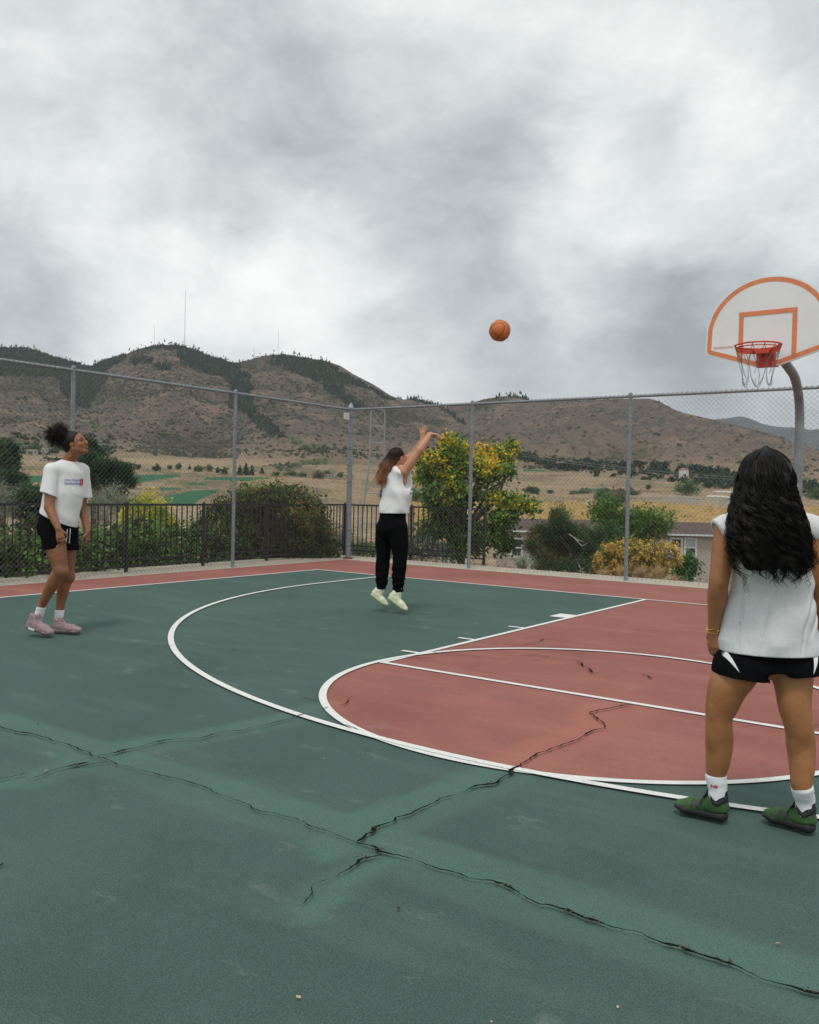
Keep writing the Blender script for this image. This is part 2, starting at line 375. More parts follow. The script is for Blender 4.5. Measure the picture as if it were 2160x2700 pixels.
C = np.where(mbr[..., None], mixc(np.zeros_like(C)+A([.075, .10, .042]), (.14, .12, .07), (nP+.2)*1.5), C)
C = np.where(mfor[..., None], mixc(np.zeros_like(C)+A([.045, .056, .042]), (.10, .085, .06), (nP-.15)*2.2), C)
C = np.where(mfw[..., None], A([.030, .115, .055]), C)
C = mixc(C, (.16, .12, .08), (60-RR)/30)
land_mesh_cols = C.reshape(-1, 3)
nc = len(XS); I = np.arange(nr*nc).reshape(nr, nc)
F = np.stack([I[:-1, :-1].ravel(), I[:-1, 1:].ravel(), I[1:, 1:].ravel(), I[1:, :-1].ravel()], 1)[:, ::-1]
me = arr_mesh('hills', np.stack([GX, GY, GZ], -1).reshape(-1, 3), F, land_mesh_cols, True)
def b_land(t, b, co):
    a = t.attr('col'); f = t.noise(co, .35, 6, .7); g = t.noise(co, 3.5, 3, .6)
    c = t.mix(1., a, t.ramp(f, [(.28, .48), (.5, .96), (.72, 1.5)]), 'MULTIPLY')
    return t.mix(.35, c, t.mix(1., c, t.ramp(g, [(.3, .5), (.7, 1.5)]), 'MULTIPLY'))
m_land = material('dry land', rough=.95, spec=.15, build=b_land, bump=.6, bscale=.25, bdist=1.2)
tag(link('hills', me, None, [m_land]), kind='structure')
# the ground to the sides and behind the camera, level with the court
mb = MB(); mb.add([(-4000, -4500, -.12), (5000, -4500, -.12), (5000, 0.0, -.12), (-4000, 0.0, -.12)], [(0, 1, 2, 3)])
# keep it behind the viewer: a half disc that stops at the first land column on both sides
hL = Hd[0]; hR = Hd[-1]; a0 = math.atan2(hL[1], hL[0]); a1 = math.atan2(hR[1], hR[0])
if a0 < a1: a0 += 2*math.pi
mb = MB(); ring = [0.4, 18, 200, 3500]; na = 40; vs_ = []
for r in ring:
    for j in range(na+1):
        a = a0+(a1+2*math.pi-a0)*j/na; vs_.append((CAM[0]+math.cos(a)*r, CAM[1]+math.sin(a)*r, -.08 if r < 100 else -.5))
mb.add(vs_, [(i*(na+1)+j, i*(na+1)+j+1, (i+1)*(na+1)+j+1, (i+1)*(na+1)+j)[::-1] for i in range(len(ring)-1) for j in range(na)])
m_dirt = material('dry soil', (.24, .19, .13), .95, var=.3, vscale=.6, bump=.5, bscale=8, bdist=.03)
tag(mb.build('ground', m_dirt), kind='structure')
# pale far range on the right
fx = A([1600, 1770, 1840, 1881, 1919, 1945, 1969, 1994, 2020, 2044, 2094, 2130, 2160, 2300, 2500, 2800.]); fy = A([1150, 1112, 1108, 1107, 1101, 1099, 1102, 1114, 1122, 1126, 1128, 1133, 1131, 1118, 1126, 1150.])
xs = np.linspace(1600, 2800, 260); h = np.stack([ray(x, horizon(x))[:2] for x in xs]); ln = np.linalg.norm(h, axis=1); hd = h/ln[:, None]; hor = A([horizon(x) for x in xs])
yy = np.interp(xs, fx, fy)+fbm(np.stack([xs, 0*xs, 0*xs], -1), 1/14., 3, 2)*2.5; V = []
for j in range(40):
    f = j/39; r = 4200+f*3000; y = hor+6+(yy-hor-6)*f; z = CAM[2]+(hor-y)/FPX*r/ln
    q = np.stack([xs*4, np.full_like(xs, r*.5), 0*xs], -1); z = z+(1-np.abs(fbm(q, 1/160., 3, 6)))*60*math.sin(math.pi*f)-30*math.sin(math.pi*f)
    V.append(np.stack([CAM[0]+hd[:, 0]*r, CAM[1]+hd[:, 1]*r, z], -1))
V.append(np.stack([CAM[0]+hd[:, 0]*9000, CAM[1]+hd[:, 1]*9000, 0*xs-20], -1))
V = np.concatenate(V); I = np.arange(len(V)).reshape(41, len(xs)); F = np.stack([I[:-1, :-1].ravel(), I[:-1, 1:].ravel(), I[1:, 1:].ravel(), I[1:, :-1].ravel()], 1)[:, ::-1]
tag(link('far_mountains', arr_mesh('far_mountains', V, F, None, True), None, [material('far forest slopes', (.070, .078, .082), .95, var=.35, vscale=.006)]), kind='structure')

# conifers on the dark slopes and scrub dotted over the dry ones
def scatter(prob, n, seed):
    g = np.random.default_rng(seed); p = (prob*PW**1.2/ (1+0*PW)).ravel(); p = np.clip(p, 0, None); p = p/p.sum()
    idx = g.choice(len(p), n, p=p); j = g.random((n, 2))-.5
    i, k = idx//nc, idx % nc; k2 = np.clip(k+1, 0, nc-1); i2 = np.clip(i+1, 0, nr-1)
    b = np.stack([GX[i, k], GY[i, k], GZ[i, k]], -1); e1 = np.stack([GX[i, k2], GY[i, k2], GZ[i, k2]], -1)-b; e2 = np.stack([GX[i2, k], GY[i2, k], GZ[i2, k]], -1)-b
    return b+e1*j[:, :1]+e2*j[:, 1:]
def cones(P, h, w_, col, seed, sides=5, tiers=2):
    g = np.random.default_rng(seed); n = len(P); V = []; F = []; Cc = []
    ang = np.arange(sides)*2*np.pi/sides; per = tiers*(sides+1)
    for tr in range(tiers):
        z0 = tr*.42; z1 = min(1., z0+.62); rad = (1-.45*tr)
        a = ang[None]+g.random((n, 1))*6; jr = .7+.6*g.random((n, sides))
        ringp = P[:, None, :]+np.stack([np.cos(a)*w_[:, None]*rad*jr, np.sin(a)*w_[:, None]*rad*jr, np.repeat((z0*h)[:, None], sides, 1)], -1)
        tip = P+np.stack([0*h, 0*h, z1*h], -1); V.append(np.concatenate([ringp, tip[:, None]], 1))
    V = np.concatenate(V, 1).reshape(-1, 3); base = np.arange(n)*per
    for tr in range(tiers):
        for s in range(sides): F.append(np.stack([base+tr*(sides+1)+s, base+tr*(sides+1)+(s+1) % sides, base+tr*(sides+1)+sides], 1))
    cc = A(col)[None]*(.6+.8*g.random((n, 1))); Cc = np.repeat(cc, per, 0)
    return V, np.concatenate(F), Cc
ridge = np.zeros(PX.shape, bool); ridge[m0+MNTS-3:m0+MNTS+2] = True
vis = (Fm >= 0) & (PX > -120) & (PX < 2260)
inf_ = mfor & vis
P = np.concatenate([scatter(inf_*1., 13000, 1), scatter((ridge & vis & (PX < 1200) & (mfor | (nA > .0)))*1., 300, 2)])
g = np.random.default_rng(5); h = 4+g.random(len(P))**2*8; V, F, Cc = cones(P, h, 1.2+h*.24, (.036, .048, .037), 3)
def b_leafcol(t, b, co): return t.attr('col')
m_far = material('far foliage', rough=.95, spec=.1, build=b_leafcol)
tag(link('conifer_forest', arr_mesh('conifer_forest', V, F, Cc), None, [m_far]), 'dark conifer forest covering the upper slopes of the brown hills', 'forest', kind='stuff')
sparse = vis & ~mfor & (Fm > .02)
P = np.concatenate([scatter(sparse*np.clip(.45+nA*1.2+np.clip(-GUL, -8, 20)*.05+(900-np.abs(PX-100))*.0006, .04, 3), 24000, 4), scatter((mbr & (PW > 50))*1., 900, 6), scatter((vis & (Fm < .2))*1., 700, 7)])
g = np.random.default_rng(6); h = 1.6+g.random(len(P))**4*6; V, F, Cc = cones(P-np.stack([0*h, 0*h, .1*h], -1), h, h*.8, (.050, .052, .036), 8, 5, 1)
tag(link('scrub', arr_mesh('scrub', V, F, Cc), None, [m_far]), 'low dark scrub dotted over the dry hillsides', 'scrub', kind='stuff')

# ------------------------------------------------------------------ air
mh = bpy.data.materials.new('haze air'); mh.use_nodes = True; th_ = NT(mh.node_tree); th_.n.clear()
oh = th_.new('ShaderNodeOutputMaterial'); pv = th_.new('ShaderNodeVolumePrincipled'); th_.l.new(pv.outputs[0], oh.inputs['Volume'])
pv.inputs['Color'].default_value = (.80, .88, .97, 1); pv.inputs['Density'].default_value = .000032; pv.inputs['Anisotropy'].default_value = .1
mb = MB(); mb.box((0, 2600, 610), (26000, 24000, 1500)); tag(mb.build('haze', mh), kind='stuff')
# ------------------------------------------------------------------ court
W_, LA, FTD, R3, HV, RC_ = 7.62, 1.746, 5.89, 6.094, 1.567, 1.816
XE, YE = -8.78, 2.13
CR = [  # cracks: points in the photograph, width in metres
 ([(-60, 1903), (0, 1920), (53, 1932), (100, 1942), (138, 1953), (166, 1963), (207, 1978), (250, 1995), (288, 2009), (307, 2017), (376, 2034), (413, 2045), (476, 2058), (532, 2078), (582, 2100), (657, 2128), (673, 2137), (729, 2149), (776, 2164), (833, 2188), (895, 2210), (945, 2225), (977, 2235), (1002, 2250), (1040, 2258), (1080, 2269), (1143, 2289), (1202, 2307), (1236, 2322), (1287, 2332), (1324, 2338), (1368, 2358), (1412, 2386), (1456, 2394), (1500, 2408), (1562, 2429), (1618, 2448), (1681, 2466), (1731, 2485), (1800, 2503), (1863, 2527), (1913, 2542), (1957, 2554), (2019, 2589), (2082, 2604), (2132, 2620), (2200, 2640)], .0065, [(1000, 2246), (1330, 2340), (1500, 2408), (1562, 2429), (1800, 2503), (1913, 2542), (2140, 2622), (60, 1934)]),
 ([(257, 1995), (300, 1990), (332, 1981), (382, 1968), (432, 1955), (532, 1948), (595, 1932), (657, 1925), (708, 1912), (751, 1901), (795, 1887), (833, 1876), (867, 1865)], .008, [(320, 1985), (420, 1958)]),
 ([(900, 1862), (915, 1857), (922, 1845), (929, 1838)], .008, []),
 ([(432, 1942), (480, 1932), (530, 1928)], .003, []),
 ([(-40, 2062), (0, 2057), (50, 2049), (70, 2040)], .007, []),
 ([(70, 2061), (119, 2047), (150, 2031), (188, 2022), (229, 2011)], .009, [(200, 2020)]), ([(213, 2023), (250, 2017), (288, 2011)], .007, []),
 ([(942, 2225), (977, 2200), (989, 2188), (1027, 2172), (1046, 2160), (1080, 2150), (1118, 2133), (1161, 2110), (1218, 2094), (1268, 2075), (1296, 2069), (1349, 2042), (1352, 2031), (1381, 2012), (1421, 1990), (1468, 1971), (1521, 1953), (1565, 1928), (1593, 1921), (1588, 1906), (1553, 1881), (1600, 1871), (1644, 1863), (1672, 1861)], .011, [(985, 2192), (1296, 2069), (1350, 2038)]),
 ([(996, 2254), (958, 2268), (908, 2300), (864, 2322), (826, 2344), (808, 2372), (795, 2391)], .0045, [(958, 2268)]),
 ([(1067, 1735), (1110, 1736), (1146, 1737)], .008, []), ([(1138, 1719), (1167, 1726), (1234, 1730), (1292, 1737), (1355, 1740), (1434, 1742)], .008, []),
 ([(1388, 1723), (1438, 1732), (1472, 1739), (1518, 1744), (1530, 1750), (1538, 1758), (1555, 1765), (1563, 1775)], .008, [(1532, 1753), (1557, 1768)]),
 ([(1518, 1744), (1540, 1739), (1552, 1739)], .004, []),
 ([(1639, 1770), (1656, 1772)], .007, []), ([(1689, 1779), (1705, 1783), (1718, 1790)], .010, [(1715, 1789)]),
 ([(1342, 1708), (1375, 1701), (1417, 1694), (1434, 1687), (1467, 1684)], .006, [(1430, 1689)]),
 ([(1551, 1587), (1580, 1593), (1601, 1600)], .008, []), ([(1664, 1598), (1737, 1605), (1822, 1613)], .008, []),
 ([(407, 1704), (450, 1706)], .007, []), ([(598, 1717), (612, 1716), (629, 1715)], .009, []), ([(795, 1842), (842, 1851)], .007, []), ([(908, 1912), (930, 1920), (945, 1928)], .007, []),
 ([(1946, 1897), (1995, 1904), (2068, 1912)], .008, []), ([(2140, 1916), (2200, 1912)], .008, []), ([(180, 1672), (215, 1680)], .004, []), ([(-20, 2293), (5, 2285), (8, 2278)], .008, []),
]
cr2d = [(A([ground(*q)[:2] for q in pts]), wd, [ground(*q)[:2] for q in sp]) for pts, wd, sp in CR]
gx = np.arange(XE, 5.4, .05); gy = np.arange(-15., YE+.001, .05); gy[-1] = YE
QX, QY = np.meshgrid(gx, gy); q = np.stack([QX.ravel(), QY.ravel()], -1)
def seg_dist(q, L):
    best = np.full(len(q), 9.); side = np.zeros(len(q))
    for a, b in zip(L[:-1], L[1:]):
        d = b-a; l2 = d@d+1e-12; tt = np.clip(((q-a)@d)/l2, 0, 1); e = q-(a+tt[:, None]*d); dd = np.hypot(e[:, 0], e[:, 1]); m = dd < best
        best = np.where(m, dd, best); side = np.where(m, np.sign(d[0]*e[:, 1]-d[1]*e[:, 0]), side)
    return best, side
band = np.zeros(len(q)); q3 = np.concatenate([q, np.zeros((len(q), 1))], 1); wob = fbm(q3, 1.1, 3, 31)*.018
for k, hw in ((0, .21), (1, .17), (5, .14), (7, .19), (8, .11)):
    L = cr2d[k][0][::9] if k == 0 else cr2d[k][0][::3]
    d, s = seg_dist(q, L); h = hw*np.where(s > 0, 1.15, .8)+wob
    band = np.maximum(band, np.clip((h-d)/.035, 0, 1)*np.where(s > 0, 1., .55))
for (a, b, hw, am) in [((1200, 1845), (1500, 1935), .30, .5), ((1560, 1930), (1720, 1860), .25, .6), ((1690, 1790), (1560, 1880), .2, .5), ((150, 1675), (1000, 1725), .16, .45), ((1150, 1735), (1520, 1745), .2, .5), ((1180, 1890), (1340, 2010), .12, .7)]:
    d, s = seg_dist(q, A([ground(*a)[:2], ground(*b)[:2]])); band = np.maximum(band, np.clip((hw+wob*2-d)/.2, 0, 1)*am)
n = len(gx); I = np.arange(len(q)).reshape(len(gy), n); F = np.stack([I[:-1, :-1].ravel(), I[:-1, 1:].ravel(), I[1:, 1:].ravel(), I[1:, :-1].ravel()], 1)
me = arr_mesh('court_surface', np.concatenate([q, np.full((len(q), 1), -.006)], 1), F, np.repeat(band[:, None], 3, 1), True)
def b_court(t, b, co):
    s = t.new('ShaderNodeSeparateXYZ'); t.l.new(co, s.inputs[0]); x, y = s.outputs[0], s.outputs[1]
    inside = t.math('MULTIPLY', t.math('MULTIPLY', t.math('GREATER_THAN', x, -W_), t.math('LESS_THAN', x, W_)), t.math('LESS_THAN', y, 0.))
    lane = t.math('MULTIPLY', t.math('LESS_THAN', t.math('ABSOLUTE', x), LA), t.math('GREATER_THAN', y, -FTD))
    cx_ = t.math('SUBTRACT', x, .024); cy_ = t.math('ADD', y, FTD)
    circ = t.math('LESS_THAN', t.math('SQRT', t.math('ADD', t.math('MULTIPLY', cx_, cx_), t.math('MULTIPLY', cy_, cy_))), RC_)
    circ = t.math('MULTIPLY', circ, t.math('LESS_THAN', y, -FTD+.01))
    red = t.math('MAXIMUM', t.math('SUBTRACT', 1., inside), t.math('MAXIMUM', lane, circ), clamp=True)
    big = t.noise(co, .55, 4, .6); mid = t.noise(co, 3.5, 5, .65); streak = t.noise(t.vmath('MULTIPLY', co, (.5, 2.2, 1)), 1.3, 5, .6)
    g = t.mix(t.maprange(big, .3, .7), (.056, .096, .084, 1), (.069, .117, .102, 1))
    r = t.mix(t.maprange(big, .3, .7), (.245, .094, .079, 1), (.300, .122, .100, 1))
    r = t.mix(t.math('MULTIPLY', t.maprange(streak, .5, .72), .45), r, (.36, .165, .128, 1))
    g = t.mix(t.math('MULTIPLY', t.maprange(streak, .52, .75), .5), g, (.095, .162, .138, 1))
    bd = t.attr('col'); bd = t.math('MULTIPLY', bd, t.maprange(mid, .2, .75, .75, 1.05))
    g = t.mix(t.math('MULTIPLY', bd, .55), g, (.092, .176, .143, 1)); r = t.mix(t.math('MULTIPLY', bd, .6), r, (.38, .150, .108, 1))
    c = t.mix(red, g, r)
    sc_ = t.math('MULTIPLY', t.maprange(t.noise(t.vmath('MULTIPLY', co, (1., 1.7, 1)), 2.1, 6, .72), .60, .70), .22)
    c = t.mix(sc_, c, (.30, .33, .31, 1)); st_ = t.math('MULTIPLY', t.maprange(t.noise(t.vmath('ADD', co, (7, 3, 0)), .9, 7, .72), .52, .66), .30); c = t.mix(st_, c, t.mix(1., c, (.62, .66, .62, 1), 'MULTIPLY')); pit = t.maprange(t.noise(co, 34., 3, .7), .70, .74); c = t.mix(t.math('MULTIPLY', pit, .55), c, (.035, .04, .038, 1))
    c = t.mix(t.math('MULTIPLY', t.maprange(t.noise(co, 1.3, 5, .7), .58, .75), .25), c, (.05, .075, .065, 1))
    gr = t.noise(co, 190., 2, .8); c = t.mix(1., c, t.ramp(gr, [(.3, .62), (.5, 1.), (.7, 1.42)]), 'MULTIPLY')
    h = t.math('ADD', gr, t.math('MULTIPLY', mid, .6)); t.l.new(t.bump(h, .35, .003), b.inputs['Normal'])
    b.inputs['Roughness'].default_value = .78; b.inputs['Specular IOR Level'].default_value = .12
    return c
court = tag(link('court_surface', me, None, [material('acrylic court paint', build=b_court)]), kind='structure')
def b_line(t, b, co):
    n = t.noise(co, 14., 6, .7); g = t.noise(co, 120., 2, .7)
    c = t.mix(t.maprange(n, .56, .72), (.70, .71, .68, 1), (.45, .47, .44, 1)); return t.mix(1., c, t.ramp(g, [(.3, .84), (.7, 1.1)]), 'MULTIPLY')
m_line = material('white line paint', rough=.8, build=b_line)
def strip(name, P, wd, z, parent=court):
    P = A(P, float); T = np.gradient(P, axis=0); T = T/np.linalg.norm(T, axis=1)[:, None]; N = np.stack([-T[:, 1], T[:, 0]], 1)*wd/2
    V = np.concatenate([P+N, P-N]); k = len(P); V = np.concatenate([V, np.full((2*k, 1), z)], 1)
    F = [(i, i+k, i+k+1, i+1) for i in range(k-1)]
    o = link(name, arr_mesh(name, V, F), parent, [m_line]); return o
def seg(a, b, n=2): return [A(a)*(1-i/(n-1))+A(b)*i/(n-1) for i in range(n)]
LW = .052
strip('baseline', seg((-W_-LW/2, 0.), (5.4, 0.)), LW, 0.)
strip('sideline', seg((-W_, -LW/2), (-W_, -15.)), LW, 0.)
strip('lane_line', seg((-LA, -LW/2), (-LA, -FTD-LW/2)), LW, .0)
strip('lane_line', seg((LA, -LW/2), (LA, -FTD-LW/2)), LW, .0)
strip('free_throw_line', seg((-LA+LW/2, -FTD), (LA-LW/2, -FTD)), LW, .0)
strip('free_throw_circle', [(.024+RC_*math.cos(a), -FTD+RC_*math.sin(a)) for a in np.linspace(0, 2*math.pi, 180)], LW, .0025)
strip('three_point_line', [(-R3, -LW/2)]+[(R3*math.cos(a), -HV+R3*math.sin(a)) for a in np.linspace(math.pi, 2*math.pi, 220)]+[(R3, -LW/2)], LW, .005)
for sx in (-1, 1):
    for k, (px, py) in enumerate([(1497, 1624.5), (1377, 1655), (1248, 1686), (1089, 1719)]):
        g_ = ground(px, py)[1]; hw = .30 if k == 0 else .05
        x0 = sx*(LA+LW/2); x1 = sx*(LA+LW/2+.17+(.03 if k == 0 else 0)); strip('lane_mark', seg((x0, g_), (x1, g_)), hw, .0)
m_crack = material('open crack', (.012, .014, .013), 1., var=.5, vscale=30, spec=.0)
m_grit = material('crack grit', (.10, .075, .05), 1., var=.4, vscale=60)
for k, (P, wd, spots) in enumerate(cr2d):
    g = np.random.default_rng(100+k); L = np.concatenate([[0], np.cumsum(np.linalg.norm(np.diff(P, axis=0), axis=1))]); n = max(4, int(L[-1]/.018)); s = np.linspace(0, L[-1], n)
    Q = np.stack([np.interp(s, L, P[:, 0]), np.interp(s, L, P[:, 1])], 1)
    T = np.gradient(Q, axis=0); T /= np.linalg.norm(T, axis=1)[:, None]+1e-9; N = np.stack([-T[:, 1], T[:, 0]], 1)
    sm = lambda x, m: np.convolve(np.pad(x, m, mode='edge'), np.ones(2*m+1)/(2*m+1), 'valid')
    if n > 12:
        off = sm(g.normal(0, .012, n), 2)+sm(g.normal(0, .004, n), 1)
        wv = wd*np.clip(.75+sm(g.normal(0, .7, n), 3)+g.normal(0, .22, n), .12, 2.2)
    else: off = g.normal(0, .003, n); wv = np.full(n, wd)*.9
    for sp in spots: wv = wv+.011*np.exp(-(np.linalg.norm(Q-sp, axis=1)/.055)**2)*(.6+.8*g.random(n))
    wv[0] = wv[-1] = .0008
    Q = Q+N*off[:, None]; a = Q+N*wv[:, None]/2; b = Q-N*wv[:, None]/2; V = np.concatenate([a, b]); V = np.concatenate([V, np.full((2*n, 1), .0078)], 1)
    link('crack', arr_mesh('crack', V, [(i, i+n, i+n+1, i+1) for i in range(n-1)]), court, [m_crack])
    for sp in spots:
        mb = MB()
        for _ in range(5): p = A(sp)+g.normal(0, .012, 2); mb.box((p[0], p[1], .009), (.006, .004, .003))
        mb.build('grit', m_grit, court)
# concrete strip round the court, with its joints
m_conc = material('pale concrete', (.42, .375, .30), .9, var=.16, vscale=5., bump=.5, bscale=90, bdist=.004)
mow = empty('concrete_strip', (0, 0, 0)); mow['kind'] = 'structure'
y = -15.
while y < YE-.1:
    y2 = min(y+3.04, YE); mb = MB(); mb.box(((XE-9.92)/2, (y+y2)/2, -.045), (9.92+XE-.006, y2-y-.012, .09)); mb.build('slab', m_conc, mow); y = y2
x = -9.92
while x < 5.3:
    x2 = x+3.04; mb = MB(); mb.box(((x+x2)/2, (YE+3.02)/2+.004, -.045), (x2-x-.012, 3.02-YE, .09)); mb.build('slab', m_conc, mow); x = x2

# ------------------------------------------------------------------ chain link fence
m_galv = material('galvanised steel', (.30, .33, .35), .55, .45, var=.18, vscale=25, bump=.3, bscale=120)
m_wire = material('fence wire', (.165, .162, .155), .7, .1)
m_rust = material('rusty footing', (.20, .06, .04), .9, var=.4, vscale=40)
FX, FY, FH = -8.86, 2.33, 3.03
fence = empty('chain_link_fence', (FX, FY, 0)); tag(fence, 'tall galvanised chain link fence standing on two sides of the court', 'fence')
def fl(p): return A(p, float)-A([FX, FY, 0])
def post(x, y, r, cap):
    mb = MB(); mb.tube([fl((x, y, -.02)), fl((x, y, FH+.02))], r, 12); o = mb.build('post', m_galv, fence, True)
    mb = MB(); mb.lathe([(r*1.1, 0), (r*1.15, .03), (r*.9, .05), (r*.75, .07), (r*.5, .10), (.002, .125)] if cap else [(r*1.05, 0), (r*1.05, .03), (.004, .05)], 12, fl((x, y, FH+.02))); mb.build('cap', m_galv, o, True)
    mb = MB()
    for k in range(9 if cap else 7):
        z = .25+k*(FH-.4)/(8 if cap else 6); mb.tube([fl((x+math.cos(a)*(r+.003), y+math.sin(a)*(r+.003), z)) for a in np.linspace(0, 2*math.pi, 13)[:-1]], .006 if cap else .0025, 5, closed=True)
    mb.build('tie', m_wire, o)['kind'] = 'stuff'
    return o
sideposts = [2.33-3.16*k for k in range(6)]; backposts = [FX, -5.98, -2.95, .18, 3.26, 6.3]
post(FX, FY, .052, True)
mb = MB(); mb.lathe([(.055, 0), (.10, .0), (.10, .025), (.06, .035)], 12, fl((FX, FY, 0.002))); mb.build('footing', m_rust, fence)
for y in sideposts[1:]: post(FX, y, .032, False)
for x in backposts[1:]: post(x, FY, .032, False)
mb = MB(); mb.tube([fl((FX, FY, FH)), fl((FX, sideposts[-1], FH))], .024, 10); r1 = mb.build('top_rail', m_galv, fence, True)
mb = MB(); mb.tube([fl((FX, FY, FH)), fl((backposts[-1], FY, FH))], .024, 10); r2 = mb.build('top_rail', m_galv, fence, True)
def chain_panel(a, b, nrm):
    """crossing wires of one bay between ground points a and b, plus the twists looped over the rail"""
    a, b = A(a, float), A(b, float); L = np.linalg.norm(b-a); u = np.append((b-a)/L, 0); N = A([nrm[0], nrm[1], 0.]); z0, z1 = .03, FH-.01; H = z1-z0; pitch = .0760
    V = []; F = []; nv = 0; rw = .0017
    for sgn in (1, -1):
        for c in np.arange(-H if sgn > 0 else 0, (L if sgn > 0 else L+H), pitch):
            s0, s1 = (c, c+H) if sgn > 0 else (c, c-H)
            lo, hi = 0., 1.
            for bound, isl in ((0., 1), (L, 0)):
                d = s1-s0; tt = (bound-s0)/d
                if (isl and d > 0) or (not isl and d < 0): lo = max(lo, tt)
                else: hi = min(hi, tt)
            if hi-lo < .005: continue
            p = np.append(a, 0)+u*(s0+(s1-s0)*lo)+A([0, 0, z0+H*lo]); q = np.append(a, 0)+u*(s0+(s1-s0)*hi)+A([0, 0, z0+H*hi])
            d = (q-p)/np.linalg.norm(q-p); e1 = N; e2 = np.cross(d, N); off = N*rw*1.0*sgn
            for base in (p, q):
                for k in range(3): th = 2*math.pi*k/3; V.append(base+off+(e1*math.cos(th)+e2*math.sin(th))*rw)
            for k in range(3): F.append((nv+k, nv+(k+1) % 3, nv+3+(k+1) % 3, nv+3+k))
            nv += 6
    s = .02
    while s < L:
        c = np.append(a, 0)+u*s+A([0, 0, FH]); ring_ = []
        for k in range(7):
            th = math.pi*2*k/7; ring_.append(c+(N*math.cos(th)+A([0, 0, 1])*math.sin(th))*.030+u*(.012*math.sin(th)))
        for k in range(7):
            p, q = ring_[k], ring_[(k+1) % 7]; d = (q-p)/np.linalg.norm(q-p); e1 = u; e2 = np.cross(d, u)
            for base in (p, q):
                for j in range(3): th = 2*math.pi*j/3; V.append(base+(e1*math.cos(th)+e2*math.sin(th))*.0042)
            for j in range(3): F.append((nv+j, nv+(j+1) % 3, nv+3+(j+1) % 3, nv+3+j))
            nv += 6
        s += pitch
    V = A(V)-A([FX, FY, 0]); me = arr_mesh('chain_link_mesh', V, F); o = link('chain_link_mesh', me, fence, [m_wire]); o['kind'] = 'stuff'
off = .036
for k in range(5): chain_panel((FX+off, sideposts[k+1]), (FX+off, sideposts[k]), (1, 0))
for k in range(5): chain_panel((backposts[k], FY-off), (backposts[k+1], FY-off), (0, -1))
# sign plate wired to the mesh
p = at(914, 1097, 15.2); p[0] = FX+.05
m_plate = material('weathered white plate', (.62, .60, .55), .6, var=.15, vscale=40)
dd = (p-CAM); dd = ray(914, 1097); tt = (FX+.055-CAM[0])/dd[0]; p = CAM+dd*tt
mb = MB(); mb.box((0, 0, 0), (.006, .17, .14)); o = mb.build('sign_plate', m_plate, None, loc=tuple(p)); tag(o, 'small blank white plate wired high on the fence beside the corner post', 'sign')
mb = MB()
for sy in (-1, 1):
    for sz in (-1, 1): mb.tube([(-.03, sy*.075, sz*.058), (.006, sy*.075, sz*.058)], .003, 6)
mb.build('wire_tie', m_wire, o)['kind'] = 'stuff'

# ------------------------------------------------------------------ black picket railing outside the fence
m_black = material('black painted steel', (.014, .014, .015), .45, var=.3, vscale=30)
rail = empty('picket_railing', (-9.5, 0, 0)); tag(rail, 'low black steel picket railing running outside the chain link fence', 'railing')
def rl(p): return A(p, float)-A([-9.5, 0, 0])
path = [(-9.10, -9.5), (-9.30, -2.71), (-9.62, 2.35), (-9.72, 3.25), (-6.30, 3.42)]
pk = MB(); pk.box((0, 0, .60), (.016, .016, .92)); pkm = pk.mesh('picket')
pm = MB(); pm.box((0, 0, .545), (.042, .042, 1.13)); pm.lathe([(.031, 1.112), (.031, 1.12), (.004, 1.14)], 4, (0, 0, 0)); pmm = pm.mesh('railing_post')
for me_ in (pkm, pmm): me_.materials.append(m_black)
def place(me_, nm, x, y, rz): o = link(nm, me_, rail); o.location = tuple(rl((x, y, 0))); o.rotation_euler = (0, 0, rz); return o
for i in range(len(path)-1):
    a, b = A(path[i]), A(path[i+1]); L = np.linalg.norm(b-a); u = (b-a)/L; ang = math.atan2(u[1], u[0])
    for z, hgt in ((1.08, .035), (.20, .028), (.10, .028)):
        mb = MB(); c = (a+b)/2; mb.box(rl((c[0], c[1], z)), (L, .034 if z > 1 else .026, hgt), (A([u[0], u[1], 0]), A([-u[1], u[0], 0]), A([0, 0, 1.])))
        mb.build('rail', m_black, rail)
    npst = max(1, round(L/1.95)); s = .118
    while s < L-.05:
        k = s/(L/npst)
        if abs(k-round(k))*(L/npst) > .05: p = a+u*s; place(pkm, 'picket', p[0], p[1], ang)
        s += .118
    for j in range(npst): p = a+u*(j*L/npst); place(pmm, 'railing_post', p[0], p[1], ang)
place(pmm, 'railing_post', path[-1][0], path[-1][1], 0)
# ------------------------------------------------------------------ plants
def b_leaf(t, b, co):
    return t.mix(1., t.attr('col'), t.ramp(t.noise(co, 60., 2, .6), [(.3, 1.2), (.7, 1.75)]), 'MULTIPLY')
m_leaf = material('leaves', rough=.6, spec=.3, build=b_leaf, transl=.4)
m_bark = material('bark', (.11, .08, .055), .95, var=.4, vscale=14, bump=.6, bscale=30, bdist=.01)
m_bark2 = material('grey bark', (.20, .18, .15), .95, var=.3, vscale=14, bump=.5, bscale=30, bdist=.01)
def px_blobs(lst, w_, depth=.75, wj=.0, seed=0):
    g = np.random.default_rng(seed); r = []
    for b in lst:
        cx, cy, rx, ry = b[:4]; ww = w_+(b[4] if len(b) > 4 else (g.random()-.5)*wj); s = ww/FPX
        r.append((at(cx, cy, ww), A([rx*s, max(rx, ry)*s*depth, ry*s])))
    return r
SR = RT.copy(); SR[2] = 0; SR /= np.linalg.norm(SR); SF = np.cross([0, 0, 1.], SR)       # level right and level away-from-camera
